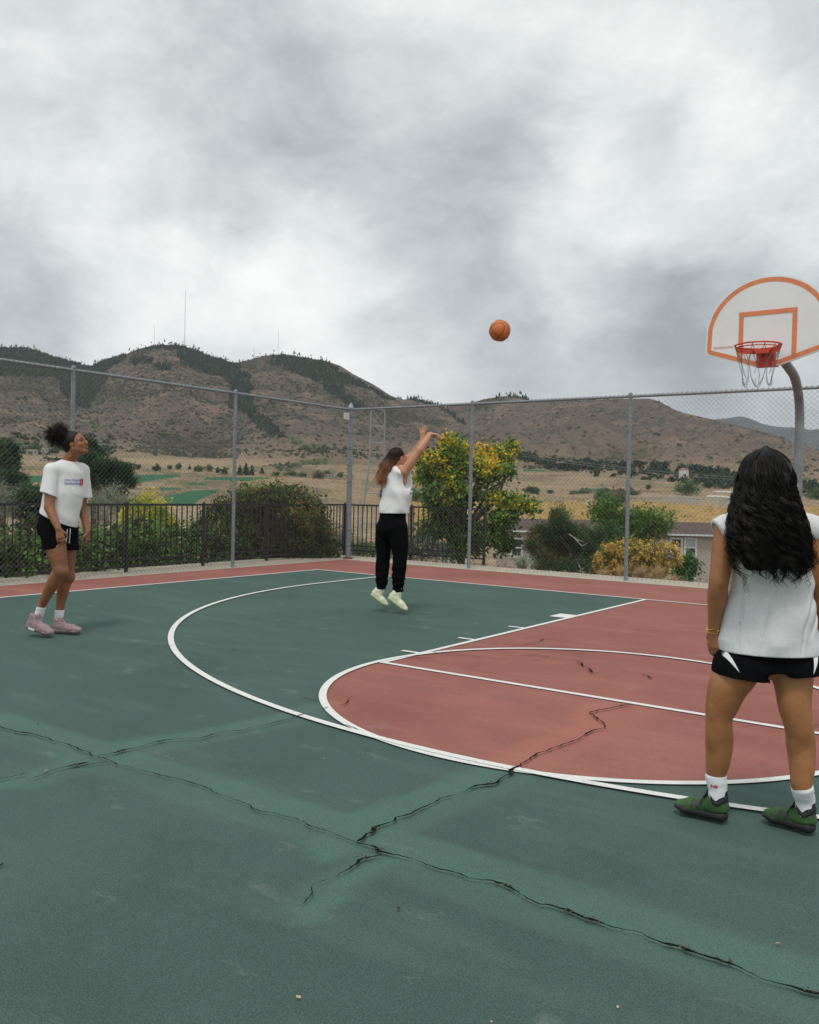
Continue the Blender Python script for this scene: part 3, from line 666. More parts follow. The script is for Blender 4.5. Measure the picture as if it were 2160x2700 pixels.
def break_up(blobs, n, f, seed, squash=.75, reach=.78):
    g = np.random.default_rng(seed); out = []
    for c, R in blobs:
        for _ in range(n):
            d = g.normal(size=3); d /= np.linalg.norm(d); d *= reach*(.35+.65*g.random()**.5); r = R*f*(.7+.6*g.random())
            out.append((c+SR*d[0]*R[0]+SF*d[1]*R[1]+A([0, 0, d[2]*R[2]]), r*A([1.15, 1.15, squash])))
    return out
def leaf_cloud(blobs, n, size, pal, seed, cl=10, spread=.12, aspect=.55, shell=.55, needle=False, yellow=None, lump=.35, flat=0.):
    g = np.random.default_rng(seed); B = A([b[0] for b in blobs]); R = A([b[1] for b in blobs]); wt = (R[:, 0]*R[:, 2])**.9; wt /= wt.sum()
    m = max(1, n//cl); k = g.choice(len(B), m, p=wt); d = g.normal(size=(m, 3)); d /= np.linalg.norm(d, axis=1)[:, None]
    rad = 1-(1-shell)*g.random(m)**1.3; rad *= 1+lump*fbm(d*1.0+k[:, None]*3.3, 1.6, 3, seed % 13)+.10*g.normal(size=m)
    q = d*rad[:, None]*R[k]; ctr = B[k]+SR*q[:, :1]+SF*q[:, 1:2]+A([0, 0, 1.])*q[:, 2:]
    od = SR*d[:, :1]*1.+SF*d[:, 1:2]+A([0, 0, 1.])*d[:, 2:]
    C0 = np.repeat(ctr, cl, 0); N0 = np.repeat(od, cl, 0); m2 = len(C0)
    P = C0+g.normal(size=(m2, 3))*spread
    nn = N0*.7+g.normal(size=(m2, 3))*.8+A([0, 0, .35]); nn /= np.linalg.norm(nn, axis=1)[:, None]
    tv = np.cross(nn, g.normal(size=(m2, 3))); tv /= np.linalg.norm(tv, axis=1)[:, None]
    if needle: tv = N0*.9+g.normal(size=(m2, 3))*.55+A([0, 0, .25]); tv /= np.linalg.norm(tv, axis=1)[:, None]; nn = np.cross(tv, g.normal(size=(m2, 3))); nn /= np.linalg.norm(nn, axis=1)[:, None]
    bv = np.cross(nn, tv); s = size*(.6+.8*g.random(m2))[:, None]
    V = np.stack([P-tv*s*.5, P+bv*s*aspect*.5+nn*s*.08, P+tv*s*.5, P-bv*s*aspect*.5+nn*s*.08], 1).reshape(-1, 3)
    F = np.arange(m2*4).reshape(-1, 4)
    pal = A(pal); f = fbm(P, 1.9, 3, seed % 17)*1.1+.5+.22*g.normal(size=m2); 
    if yellow is not None: f = f+yellow(P)
    f = np.clip(f, 0, .999)*(len(pal)-1); i = f.astype(int); fr = (f-i)[:, None]; c = pal[i]*(1-fr)+pal[np.minimum(i+1, len(pal)-1)]*fr
    c = c*(.75+.5*g.random(m2))[:, None]
    return V, F, np.repeat(c, 4, 0)
def cat_clouds(L):
    V = []; F = []; C = []; b = 0
    for v, f, c in L: V.append(v); F.append(f+b); C.append(c); b += len(v)
    return np.concatenate(V), np.concatenate(F), np.concatenate(C)
def plant(name, label, cat, base, clouds, stems=(), bark=None, crown='foliage', stem='stem', group=None):
    base = A(base, float); o = empty(name, tuple(base)); tag(o, label, cat, group)
    V, F, C = cat_clouds(clouds); link(crown, arr_mesh(crown, V-base, F, C), o, [m_leaf])
    mb = MB()
    for P, r in stems: mb.tube([A(p)-base for p in P], r, 7)
    if stems:
        s = mb.build(stem, bark or m_bark, o, True)
    return o
def limbs(base, blobs, r0, seed, trunk_top=None, sub=3):
    g = np.random.default_rng(seed); base = A(base, float); out = []; tt = A(trunk_top) if trunk_top is not None else base+A([0, 0, .6])
    out.append(([base-A([0, 0, .15]), base*.6+tt*.4+g.normal(size=3)*.03, tt], [r0*1.25, r0, r0*.8]))
    for c, R in blobs:
        mid = tt*.5+c*.5+g.normal(size=3)*.12; mid[2] -= .05; out.append(([tt, mid, c], [r0*.62, r0*.36, r0*.12]))
        for _ in range(sub):
            e = c+g.normal(size=3)*R*.55; out.append(([mid*.4+c*.6, (mid+e)/2+g.normal(size=3)*.05, e], [r0*.22, r0*.14, r0*.05]))
    return out
def foot(px, py, w_):          # ground point under a picture point at a given distance
    p = at(px, py, w_); p[2] = land_z(p[0], p[1]); return p

G1, G2, G3, G4 = (.045, .090, .022), (.075, .165, .035), (.125, .230, .045), (.23, .30, .06)
YEL, ORG, RED = (.50, .44, .05), (.58, .38, .03), (.22, .07, .035)
# clipped hedge behind the railing
hb = []
g = np.random.default_rng(3)
for y in np.arange(-8.5, 2.4, .38):
    x = -10.15-.10*(y+2.7)*.55 if y > -2.7 else -9.95; hb.append((A([x-.15+g.normal()*.06, y, -.02+g.normal()*.05]), A([.55, .50, .70+.06*g.normal()]))); hb.append((A([x-.75+g.normal()*.1, y+.2, -.02+g.normal()*.06]), A([.6, .5, .74+.08*g.normal()])))
base = A([-10.4, -2.5, land_z(-10.4, -2.5)])
st = []
for c, R in hb[::2]:
    for _ in range(3): p = c+A([g.normal()*.1, g.normal()*.12, 0]); st.append(([A([p[0], p[1], -.35]), c+g.normal(size=3)*A([.25, .25, .2])+A([0, 0, .25])], [.014, .006]))
plant('hedge', 'long mixed green and russet hedge growing right behind the black picket railing', 'hedge', base,
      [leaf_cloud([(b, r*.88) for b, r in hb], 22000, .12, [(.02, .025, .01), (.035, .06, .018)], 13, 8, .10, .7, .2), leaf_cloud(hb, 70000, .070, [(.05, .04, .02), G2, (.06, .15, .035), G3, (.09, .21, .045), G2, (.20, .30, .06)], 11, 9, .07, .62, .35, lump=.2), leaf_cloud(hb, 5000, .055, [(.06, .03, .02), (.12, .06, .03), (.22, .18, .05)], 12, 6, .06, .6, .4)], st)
# big rounded russet shrub
bl = px_blobs([(700, 1390, 150, 112), (598, 1425, 88, 85), (806, 1420, 76, 82), (745, 1345, 118, 62), (628, 1362, 84, 52), (850, 1450, 36, 45), (690, 1330, 70, 48)], 18.2, .8)
base = foot(700, 1480, 18.2)
plant('burning_bush', 'big rounded shrub with russet and green autumn leaves beside the corner post', 'shrub', base,
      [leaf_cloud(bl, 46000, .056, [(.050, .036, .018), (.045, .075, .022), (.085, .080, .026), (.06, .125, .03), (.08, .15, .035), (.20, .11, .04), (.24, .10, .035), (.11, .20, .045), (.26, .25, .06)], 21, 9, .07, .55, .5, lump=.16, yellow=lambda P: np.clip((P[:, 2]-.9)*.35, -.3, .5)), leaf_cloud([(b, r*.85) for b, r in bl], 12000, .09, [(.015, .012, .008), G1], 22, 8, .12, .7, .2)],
      limbs(base, bl, .05, 5, base+A([0, 0, .35]), 4))
bl = px_blobs([(395, 1352, 56, 50), (360, 1372, 46, 42), (430, 1380, 40, 35), (350, 1395, 40, 25)], 19.2, .9); base = foot(395, 1420, 19.2)
plant('yellow_bush', 'rounded yellow and lime green bush standing above the hedge', 'shrub', base,
      [leaf_cloud(bl, 7500, .055, [G2, G3, (.22, .24, .04), (.36, .33, .04), YEL, YEL], 31, 8, .06, .6, .5, lump=.2, yellow=lambda P: (P[:, 2]-.75)*.6)], limbs(base, bl, .035, 6, base+A([0, 0, .4])))
for (lst, n, base_, lab, sd, nm, w_) in [
        ([(290, 1310, 58, 38), (250, 1325, 40, 30), (330, 1330, 35, 28), (270, 1350, 60, 30)], 6500, (285, 1380), 'pale grey green shrub below the pine beside the left player', 41, 'sage_shrub', 22),
        ([(10, 1310, 34, 40), (-20, 1300, 40, 40), (25, 1345, 30, 25)], 4000, (5, 1380), 'pale grey green shrub at the left edge under the dark pine', 42, 'sage_shrub', 22),
        ([(905, 1430, 38, 42), (935, 1450, 30, 30), (875, 1455, 26, 28)], 3800, (905, 1485), 'blue grey sagebrush tucked behind the fence corner', 43, 'sagebrush', 19.6),
        ([(1110, 1440, 40, 35), (1075, 1455, 30, 28), (1150, 1455, 35, 28)], 3800, (1110, 1480), 'grey green low shrub behind the railing right of the shooter', 44, 'sagebrush', 18.3),
        ([(975, 1447, 42, 24), (1015, 1455, 34, 22)], 3000, (985, 1480), 'low dark green shrub behind the railing left of the shooter', 45, 'low_shrub', 19.4)]:
    bl = px_blobs(lst, w_, .9); base = foot(base_[0], base_[1], w_)
    pal = [(.10, .12, .085), (.17, .19, .14), (.26, .29, .22), (.14, .17, .10)] if sd < 43 else ([(.05, .075, .06), (.10, .13, .11), (.16, .19, .17)] if sd < 45 else [G1, G2, (.07, .10, .05), G3])
    plant(nm, lab, 'shrub', base, [leaf_cloud(bl, n, .045, pal, sd, 8, .06, .4, .35)], limbs(base, bl, .025, sd, base+A([0, 0, .2]), 4), m_bark2)
# dark pines
def pine(lst, w_, bpx, n, label, seed, dens=1.):
    bl = px_blobs(lst, w_, .9, 1.2, seed); base = foot(bpx[0], bpx[1], w_); top = max(bl, key=lambda q: q[0][2])[0]
    return plant('pine_tree', label, 'tree', base, [leaf_cloud(break_up(bl, 9, .36, seed, .6), n, .17, [(.018, .040, .024), (.030, .066, .034), (.046, .092, .042), (.065, .11, .045)], seed, 14, .09, .16, .15, True, lump=.4)], limbs(base, bl, .09, seed, base*.35+top*.65, 3), m_bark, 'crown', 'trunk')
pine([(245, 1185, 36, 26), (225, 1225, 52, 34), (275, 1230, 46, 30), (300, 1260, 40, 24), (240, 1270, 50, 30), (320, 1238, 26, 15), (300, 1300, 40, 18), (340, 1268, 24, 10), (325, 1335, 26, 16)], 27, (255, 1390), 19000, 'dark green pine directly behind the left player', 51)
pine([(12, 1190, 34, 26), (0, 1230, 48, 34), (25, 1215, 28, 22), (15, 1270, 42, 34), (-30, 1250, 60, 60), (48, 1262, 26, 8), (40, 1310, 30, 24)], 25, (0, 1400), 16000, 'dark green pine leaning in from the left edge', 52)
pine([(80, 1320, 40, 30), (60, 1345, 40, 28), (105, 1330, 24, 24), (75, 1295, 24, 18), (95, 1360, 30, 20)], 23, (75, 1400), 9000, 'low spreading pine between the left edge and the left player', 53)
# autumn maple
W_T = 20.
lst = [(1180, 1185, 42, 42), (1222, 1212, 55, 44), (1150, 1222, 42, 36), (1312, 1196, 46, 30), (1350, 1180, 22, 16), (1272, 1245, 68, 46), (1190, 1262, 66, 42), (1126, 1262, 34, 24), (1150, 1308, 42, 30), (1225, 1318, 66, 40), (1296, 1308, 42, 20), (1350, 1325, 38, 20), (1395, 1332, 28, 18), (1330, 1368, 52, 28), (1200, 1378, 78, 40), (1130, 1398, 42, 34), (1285, 1410, 56, 38), (1210, 1436, 76, 34), (1330, 1428, 30, 36), (1165, 1335, 40, 30), (1112, 1215, 20, 14), (1340, 1245, 22, 18)]
bl = px_blobs(lst, W_T, .8, 1.0, 8); base = foot(1215, 1500, W_T)
def yel(P):
    d = P-CAM; wv = d@FW; x = 1080+FPX*(d@RT)/wv; y = 1350-FPX*(d@UP)/wv
    return np.clip((1300-y)/190, -.62, .5)*.75+np.where((x > 1255) & (y > 1215), -.12, 0)+np.where((y > 1290) & (x > 1290) & (y < 1345), .38, 0)
plant('autumn_maple', 'maple tree turning yellow at the top and still green below, right of the shooter', 'tree', base,
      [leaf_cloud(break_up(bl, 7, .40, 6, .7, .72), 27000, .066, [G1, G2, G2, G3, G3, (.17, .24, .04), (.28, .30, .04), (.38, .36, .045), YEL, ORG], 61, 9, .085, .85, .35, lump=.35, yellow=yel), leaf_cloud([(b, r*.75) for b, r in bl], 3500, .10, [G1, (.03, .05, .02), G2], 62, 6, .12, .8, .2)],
      limbs(base, bl, .085, 9, at(1222, 1400, W_T), 4), m_bark, 'crown', 'trunk')
# juniper thicket, green trees
bl = px_blobs([(1478, 1362, 20, 28), (1490, 1400, 44, 40), (1440, 1425, 36, 32), (1510, 1430, 55, 48), (1560, 1430, 55, 50), (1604, 1470, 55, 50), (1470, 1475, 60, 42), (1545, 1498, 90, 34), (1425, 1400, 20, 18), (1450, 1500, 50, 26), (1410, 1440, 22, 24), (1612, 1412, 36, 26)], 21, .85, .8, 3); base = foot(1520, 1520, 21)
st = limbs(base, bl, .05, 12, base+A([0, 0, .3]), 3)
plant('juniper', 'dense dark green juniper thicket with a pointed top behind the fence', 'shrub', base,
      [leaf_cloud(break_up(bl, 10, .36, 5, .7), 32000, .095, [(.020, .046, .020), (.038, .090, .034), (.058, .130, .044), (.085, .16, .055), (.12, .09, .04)], 71, 12, .09, .22, .4, True, lump=.35), leaf_cloud(bl[:1]+bl[2:3]+bl[8:9]+bl[10:11], 2500, .08, [(.10, .05, .03), (.15, .09, .05), G2], 72, 8, .08, .25, .6, True)], st)
o = [q for q in COL.objects if q.name == 'juniper'][0]; mb = MB()
for a, b, c in [((1515, 1420), (1535, 1440), (1548, 1432)), ((1522, 1482), (1532, 1500), (1548, 1512)), ((1500, 1408), (1525, 1425), (1540, 1428))]:
    mb.tube([at(*a, 20.3)-base, at(*b, 20.2)-base, at(*c, 20.2)-base], [.012, .010, .004], 6)
mb.build('dead_branch', material('bleached wood', (.46, .43, .38), .9, var=.2), o)
o.children[-1]['kind'] = 'stuff'
bl = px_blobs([(1592, 1352, 34, 20), (1630, 1385, 50, 34), (1700, 1372, 44, 28), (1742, 1368, 22, 16), (1660, 1420, 62, 34), (1730, 1392, 28, 20), (1690, 1425, 44, 30), (1610, 1330, 18, 12)], 27, .8, 1.5, 4); base = foot(1680, 1500, 27)
plant('green_tree', 'loose light green tree rising in front of the brown roof', 'tree', base,
      [leaf_cloud(break_up(bl, 8, .38, 7, .7), 13000, .105, [G1, G2, (.045, .10, .035), G3, (.12, .17, .05)], 73, 9, .16, .5, .25, lump=.5)], limbs(base, bl, .07, 13, at(1670, 1440, 27), 4), m_bark, 'crown', 'trunk')
bl = px_blobs([(1798, 1488, 20, 18), (1822, 1498, 20, 18), (1800, 1512, 24, 14), (1815, 1478, 12, 14)], 22, .9); base = foot(1805, 1530, 22)
plant('sapling', 'small green sapling in front of the house window', 'shrub', base, [leaf_cloud(bl, 2200, .075, [G2, (.04, .11, .05), G3], 74, 7, .07, .7, .3)], limbs(base, bl, .02, 14, base+A([0, 0, .3])))
# rabbitbrush with golden heads
bl = px_blobs([(1610, 1472, 42, 42), (1658, 1456, 50, 36), (1702, 1466, 50, 38), (1758, 1464, 40, 34), (1640, 1500, 50, 30), (1715, 1498, 50, 30), (1585, 1495, 22, 24)], 17.6, .8); base = foot(1670, 1530, 17.6)
plant('rabbitbrush', 'golden flowering brush clump growing against the outside of the fence', 'shrub', base,
      [leaf_cloud(bl, 9000, .040, [(.28, .19, .045), (.40, .27, .06), (.50, .35, .085), (.55, .41, .12)], 75, 16, .028, .8, .82, lump=.16, yellow=lambda P: (P[:, 2]-.15)*.5), leaf_cloud(bl, 6000, .09, [(.10, .10, .04), (.17, .16, .05), (.24, .17, .06)], 76, 10, .05, .15, .3, True)], limbs(base, bl, .02, 15, base+A([0, 0, .15]), 5))
def blades(name, label, cat, base, n, h, spread, col, seed, width=.012, droop=.3, group=None):
    g = np.random.default_rng(seed); V = []; F = []; C = []; b = 0
    for _ in range(n):
        a = g.random()*6.283; s = spread*g.random()**.7; d = A([math.cos(a), math.sin(a), 0]); r0 = d*spread*.12*g.random(); L = h*(.6+.5*g.random()); w_ = width*(.7+.6*g.random()); sd = A([-d[1], d[0], 0])*w_
        p0 = r0; p1 = r0+d*s*.45+A([0, 0, L*.62]); p2 = r0+d*s+A([0, 0, L*(1-droop*(s/spread)**2)]); c = A(col)*(.7+.6*g.random())
        V += [p0-sd*.6, p0+sd*.6, p1+sd*.5, p1-sd*.5, p2+sd*.08, p2-sd*.08]; F += [(b, b+1, b+2, b+3), (b+3, b+2, b+4, b+5)]; C += [c]*6; b += 6
    o = empty(name, tuple(base)); tag(o, label, cat, group); link('blades', arr_mesh('blades', V, F, A(C)), o, [m_leaf]); return o
blades('yucca', 'spiky pale green yucca clump just outside the fence', 'plant', foot(1376, 1500, 17.8), 190, .42, .42, (.24, .29, .20), 81, .012, .75)
for k, (x, y, w_, h, lab) in enumerate([(1640, 1535, 16.6, .30, 'tuft of dry straw grass left of the fence post under the golden brush'), (1690, 1538, 16.4, .34, 'tuft of dry straw grass right of the fence post under the golden brush'), (1735, 1540, 16.4, .38, 'tall tuft of dry straw grass at the right foot of the golden brush'), (1775, 1545, 16.6, .26, 'small tuft of dry grass below the house windows'), (1590, 1530, 16.8, .2, 'short tuft of dry grass at the left foot of the golden brush')]):
    blades('dry_grass_tuft', lab, 'grass', foot(x, y, w_), 260, h, .26, (.40, .29, .16), 90+k, .006, .5, 'dry grass tufts outside the fence')
# leaf litter and weeds along the outside of the strip
g = np.random.default_rng(17); L = []
pts = np.concatenate([np.stack([np.full(500, -10.12)+g.normal(size=500)*.12, g.uniform(-9, 3, 500), np.full(500, -.10)], 1), np.stack([g.uniform(-9.5, 5, 900), np.full(900, 3.25)+np.abs(g.normal(size=900))*.35, np.full(900, -.12)], 1)])
V, F, C = leaf_cloud([(p, A([.03, .03, .02])) for p in pts], 9000, .06, [(.10, .06, .03), (.22, .15, .08), (.34, .26, .15), (.08, .10, .04)], 18, 4, .05, .5, .2)
tag(link('leaf_litter', arr_mesh('leaf_litter', V, F, C), None, [m_leaf]), 'dry leaves and weeds along the outer edge of the concrete', 'ground cover', kind='stuff')
# trees and shrubs out in the valley
def far_tree(px, py, hp, wp, label, pal, seed, conif=False, nm='valley_tree', grp='trees and bushes dotted over the valley'):
    b = land_at(px, py); wv = (b-CAM)@FW; s = wv/FPX; h = hp*s; w_ = wp*s
    bl = [(b+A([0, 0, h*.5]), A([w_*.5, w_*.5, h*.5]))]
    if conif: bl = [(b+A([0, 0, h*(.2+.26*k)]), A([w_*.5*(1-.27*k), w_*.5*(1-.27*k), h*.2])) for k in range(4)]
    elif wp > 26: bl = [(b+SR*w_*x+A([0, 0, h*z]), A([w_*.28, w_*.3, h*rz])) for x, z, rz in ((-.26, .36, .36), (.0, .5, .48), (.27, .38, .38), (.1, .3, .3))]
    n = int(260+hp*wp*1.1); return plant(nm, label, 'tree' if not nm.endswith('shrub') else 'shrub', b-A([0, 0, .1*h]), [leaf_cloud(bl, n, max(2.4*s, .12), pal, seed, 6, .05*h, .8, .3)], [([b-A([0, 0, .2*h]), b+A([0, 0, .6*h])], [h*.04, h*.015])], m_bark, 'crown', 'trunk', grp)
DG = [(.025, .055, .032), (.042, .085, .042), (.06, .105, .05)]; MG = [(.045, .09, .04), (.07, .13, .05), (.10, .16, .06)]; RB = [(.09, .07, .04), (.12, .10, .05), (.07, .085, .04)]
k = 200
for px, py, hp, wp, pal, con, lab in [
        (365, 1238, 13, 17, DG, 0, 'small dark tree at the left end of the row above the fairway'), (412, 1244, 21, 27, DG, 0, 'dark tree standing below the row just above the left fairway'), (447, 1238, 12, 15, MG, 0, 'small green tree second in the row above the fairway'), (471, 1239, 16, 17, DG, 0, 'dark rounded tree just left of the middle fence post'),
        (500, 1238, 11, 8, DG, 1, 'tiny pointed tree beside the big paired green trees'), (523, 1244, 20, 27, MG, 0, 'left one of the paired mid green trees above the fairway'), (551, 1245, 20, 26, MG, 0, 'right one of the paired mid green trees above the fairway'), (574, 1249, 15, 15, DG, 0, 'small dark tree left of the fence post shadowing the fairway'), (589, 1250, 18, 24, DG, 0, 'round dark tree close left of the fence post'),
        (631, 1253, 22, 20, DG, 1, 'left conifer of the dark cluster of three'), (648, 1254, 28, 22, DG, 1, 'tallest conifer in the middle of the dark cluster'), (665, 1254, 23, 21, DG, 1, 'right conifer of the dark cluster of three'), (689, 1251, 14, 13, DG, 1, 'single small conifer right of the dark cluster'), (728, 1259, 14, 25, DG, 0, 'low dark tree right of the conifer cluster'),
        (768, 1256, 17, 36, MG, 0, 'broad green tree clump above the big russet shrub'), (797, 1258, 15, 30, MG, 0, 'green tree right of the broad clump'), (838, 1262, 24, 36, RB, 0, 'brownish green tree above the right side of the russet shrub'), (862, 1252, 12, 20, MG, 0, 'small green tree near the pale building'), (897, 1259, 13, 22, MG, 0, 'green tree just left of the corner post'), (920, 1262, 12, 22, DG, 0, 'dark low tree immediately behind the corner post'),
        (90, 1186, 16, 44, MG, 0, 'broad green trees around the houses at the far left'), (135, 1180, 15, 30, MG, 0, 'green tree up the slope right of the far houses'), (60, 1196, 12, 16, MG, 0, 'small green tree between the far left houses'), (150, 1218, 14, 34, DG, 0, 'dark low tree in front of the far left houses'), (122, 1216, 13, 24, DG, 0, 'dark bush under the far left houses'), (40, 1214, 18, 28, [(.30, .20, .04), (.22, .16, .04)], 0, 'yellow tree among the far left houses'),
        (1008, 1318, 34, 26, DG, 1, 'small pine on the dune behind the lattice pylon'), (1095, 1322, 40, 60, MG, 0, 'grey green shrub seen just right of the shooter'), (1400, 1303, 24, 46, DG, 0, 'dark green bush right of the maple in the dry field'), (1452, 1303, 10, 22, DG, 0, 'small flat bush beside the dark green bush'), (1590, 1330, 50, 44, DG, 0, 'tall dark shrub left of the second back post in the golden field'), (1632, 1332, 44, 46, RB, 0, 'brownish shrub touching the second back post'),
        (1808, 1306, 50, 68, MG, 0, 'big round bright green tree below the white tower'), (1865, 1288, 22, 32, DG, 0, 'dark green tree right of the big round tree'), (1905, 1290, 14, 50, DG, 0, 'long low dark green tree beside the curly hair'), (1708, 1292, 14, 16, MG, 0, 'small bush on the pale bare ground'), (1570, 1258, 12, 14, DG, 0, 'small bush on the upper dry slope'), (2150, 1318, 34, 60, MG, 0, 'bright green tree at the right edge behind the hoop pole'),
        (1660, 1306, 14, 60, MG, 0, 'low green thicket just right of the second back post'), (1530, 1302, 9, 60, MG, 0, 'flat green thicket in the middle of the golden field'), (40, 1150, 10, 26, DG, 0, 'dark tree on the slope at the far left')]:
    far_tree(px, py, hp, wp, lab, pal, k, con, 'valley_tree' if not ('bush' in lab or 'shrub' in lab or 'thicket' in lab) else 'valley_shrub'); k += 1
# the long dark belt of trees on the right reads as one wood
g = np.random.default_rng(41); bl = []
tx = A([1370, 1440, 1500, 1600, 1700, 1800, 1930, 2060, 2200]); ty = A([1200, 1212, 1216, 1220, 1222, 1232, 1250, 1270, 1280]); by = A([1214, 1236, 1244, 1256, 1266, 1276, 1286, 1298, 1306])
for _ in range(460):
    x = g.uniform(1360, 2200); y = np.interp(x, tx, ty)+(np.interp(x, tx, by)-np.interp(x, tx, ty))*g.random()
    b = land_at(x, y); s = (b-CAM)@FW/FPX; r = g.uniform(5, 10)*s; bl.append((b+A([0, 0, r*.6]), A([r*1.3, r*1.3, r])))
V, F, C = leaf_cloud(bl, 26000, 2.6, [(.018, .034, .024), (.028, .050, .032), (.045, .075, .040)], 42, 6, .9, .8, .3)
tag(link('tree_belt', arr_mesh('tree_belt', V, F, C), None, [m_leaf]), 'long dark belt of trees at the foot of the hills on the right', 'woods', kind='stuff')
bl = []
for _ in range(120):
    x = g.uniform(-60, 300); y = g.uniform(1150, 1200); b = land_at(x, y); s = (b-CAM)@FW/FPX; r = g.uniform(4, 7)*s; bl.append((b+A([0, 0, r*.5]), A([r*1.3, r*1.3, r*.8])))
for _ in range(110):
    x = g.uniform(755, 1000); y = 1190+ (x-755)*.05+g.uniform(-14, 10); b = land_at(x, y); s = (b-CAM)@FW/FPX; r = g.uniform(2, 4)*s; bl.append((b+A([0, 0, r*.3]), A([r*1.5, r*1.5, r*.6])))
V, F, C = leaf_cloud(bl, 9000, 2.6, [(.035, .055, .035), (.06, .08, .045), (.09, .10, .06)], 43, 6, .8, .8, .3)
tag(link('slope_brush', arr_mesh('slope_brush', V, F, C), None, [m_leaf]), 'scattered brush and small trees on the lower slopes', 'brush', kind='stuff')
# ------------------------------------------------------------------ buildings and masts
m_roof = material('brown shingle roof', (.085, .055, .048), .9, var=.25, vscale=3., bump=.5, bscale=12, bdist=.02)
m_stucco = material('beige siding', (.42, .365, .32), .9, var=.06, vscale=2., bump=.4, bscale=60, bdist=.01)
m_trim = material('white trim', (.60, .61, .61), .6)
m_glass = material('window glass', (.03, .05, .055), .12, spec=.8)
m_blind = material('pale blind', (.42, .46, .44), .8)
m_bwall = material('pale far wall', (.48, .45, .41), .9, var=.1, vscale=.2)
m_broof = material('far roof', (.22, .16, .14), .9, var=.2, vscale=.2)
def frame_box(o, nm, m, x0, x1, y0, y1, z0, z1): mb = MB(); mb.box(((x0+x1)/2, (y0+y1)/2, (z0+z1)/2), (x1-x0, y1-y0, z1-z0)); return mb.build(nm, m, o)
WH = 70.; RZ = math.atan2(SR[1], SR[0])
p = at(1345, horizon(1345), WH); house = empty('house', (p[0], p[1], -8.2), RZ); tag(house, 'long beige two storey house with a brown shingle roof below the court', 'house')
s_ = WH/FPX; zr = lambda y, x: 1.36-(y-horizon(x))*s_+8.2
eave = zr(1404, 1600); ridge_ = 1.36-(1372-horizon(1600))*(WH+5)/FPX+8.2; Lh = 25.5
frame_box(house, 'wall', m_stucco, 0, Lh, 0, 10, 0, eave)
mb = MB(); ov = .5; mb.prism([(-ov, -ov, eave+.02), (-ov, 5, ridge_), (-ov, 10+ov, eave+.02), (-ov, 10+ov, eave-.14), (-ov, 5, ridge_-.16), (-ov, -ov, eave-.14)], (Lh+2*ov, 0, 0)); roof = mb.build('roof', m_roof, house)
mb = MB(); mb.box((Lh/2, -ov-.03, eave-.04), (Lh+2*ov, .05, .14)); mb.build('gutter', m_trim, roof)
def window(o, xc, zc, ww, hh, double=False):
    mb = MB(); t_ = .16
    for a, b, c, d in ((xc-ww/2-t_, xc-ww/2, zc-hh/2-t_, zc+hh/2+t_), (xc+ww/2, xc+ww/2+t_, zc-hh/2-t_, zc+hh/2+t_), (xc-ww/2, xc+ww/2, zc+hh/2, zc+hh/2+t_), (xc-ww/2, xc+ww/2, zc-hh/2-t_, zc-hh/2), (xc-ww/2, xc+ww/2, zc-.05, zc+.05)):
        mb.box(((a+b)/2, -.05, (c+d)/2), (b-a, .12, d-c))
    f = mb.build('window', m_trim, o)
    mb = MB(); mb.box((xc, .0-.012, zc-hh/4), (ww, .02, hh/2-.05)); mb.build('pane', m_glass, f)
    mb = MB(); mb.box((xc, .0-.020, zc+hh/4), (ww, .02, hh/2-.05)); mb.build('pane', m_blind if double else m_glass, f)
xw = lambda px: (px-1345)*s_
for px, dbl in ((1786, False), (1824, True), (1366, False), (1940, True), (2010, False)): window(house, xw(px), zr(1444, px), 24*s_, 44*s_, dbl)
for px, dbl in ((1786, False), (1824, False), (1940, False)): window(house, xw(px), zr(1524, px), 24*s_, 42*s_, dbl)
# garage seen under the maple
p = at(1172, 1490, 58); gar = empty('garage', (p[0], p[1], p[2]), RZ); tag(gar, 'small beige garage with white posts seen under the maple tree', 'garage'); k_ = 58/FPX
frame_box(gar, 'wall', m_stucco, 0, 66*k_, 0, 5, -1, 34*k_); mb = MB(); mb.prism([(-.3, -.3, 34*k_), (-.3, 2.5, 46*k_), (-.3, 5.3, 34*k_)], (66*k_+.6, 0, 0)); mb.build('roof', m_roof, gar)
for x in (12, 58): mb = MB(); mb.box((x*k_, -.1, 12*k_), (7*k_, .14, 44*k_)); mb.build('post', m_trim, gar)
# far buildings
def hut(px, py, wp, hp, label, nm='far_house', wall=None, roofm=None, rh=.45, cat='house', grp='houses far up the valley'):
    b = land_at(px, py); s = (b-CAM)@FW/FPX; w_, h = wp*s, hp*s; o = empty(nm, tuple(b), RZ+.25); tag(o, label, cat, grp)
    frame_box(o, 'wall', wall or m_bwall, -w_/2, w_/2, 0, w_*.6, -h*.4, h); mb = MB(); mb.prism([(-w_*.53, -.05*w_, h), (-w_*.53, w_*.3, h*(1+rh)), (-w_*.53, w_*.65, h)], (w_*1.06, 0, 0)); mb.build('roof', roofm or m_broof, o)
    n = max(1, int(wp//7))
    for i in range(n): mb = MB(); mb.box((-w_/2+(i+.5)*w_/n, -.03*w_, h*.55), (w_/n*.4, .04*w_, h*.35)); mb.build('window', m_glass, o)
    return o
for q in [(48, 1193, 14, 8, 'small pale house highest at the far left'), (82, 1198, 26, 9, 'wide tan house beside the yellow tree at the far left'), (52, 1212, 12, 8, 'small white house beside the yellow tree'), (118, 1192, 16, 8, 'pale house above the dark trees at the far left'), (112, 1219, 20, 6, 'low pale house just left of the left player'), (316, 1232, 46, 9, 'long pale building above the left fairway'), (352, 1238, 20, 7, 'short white building at the end of the long pale one'), (868, 1260, 26, 6, 'low pale house above the russet shrub')]: hut(*q)
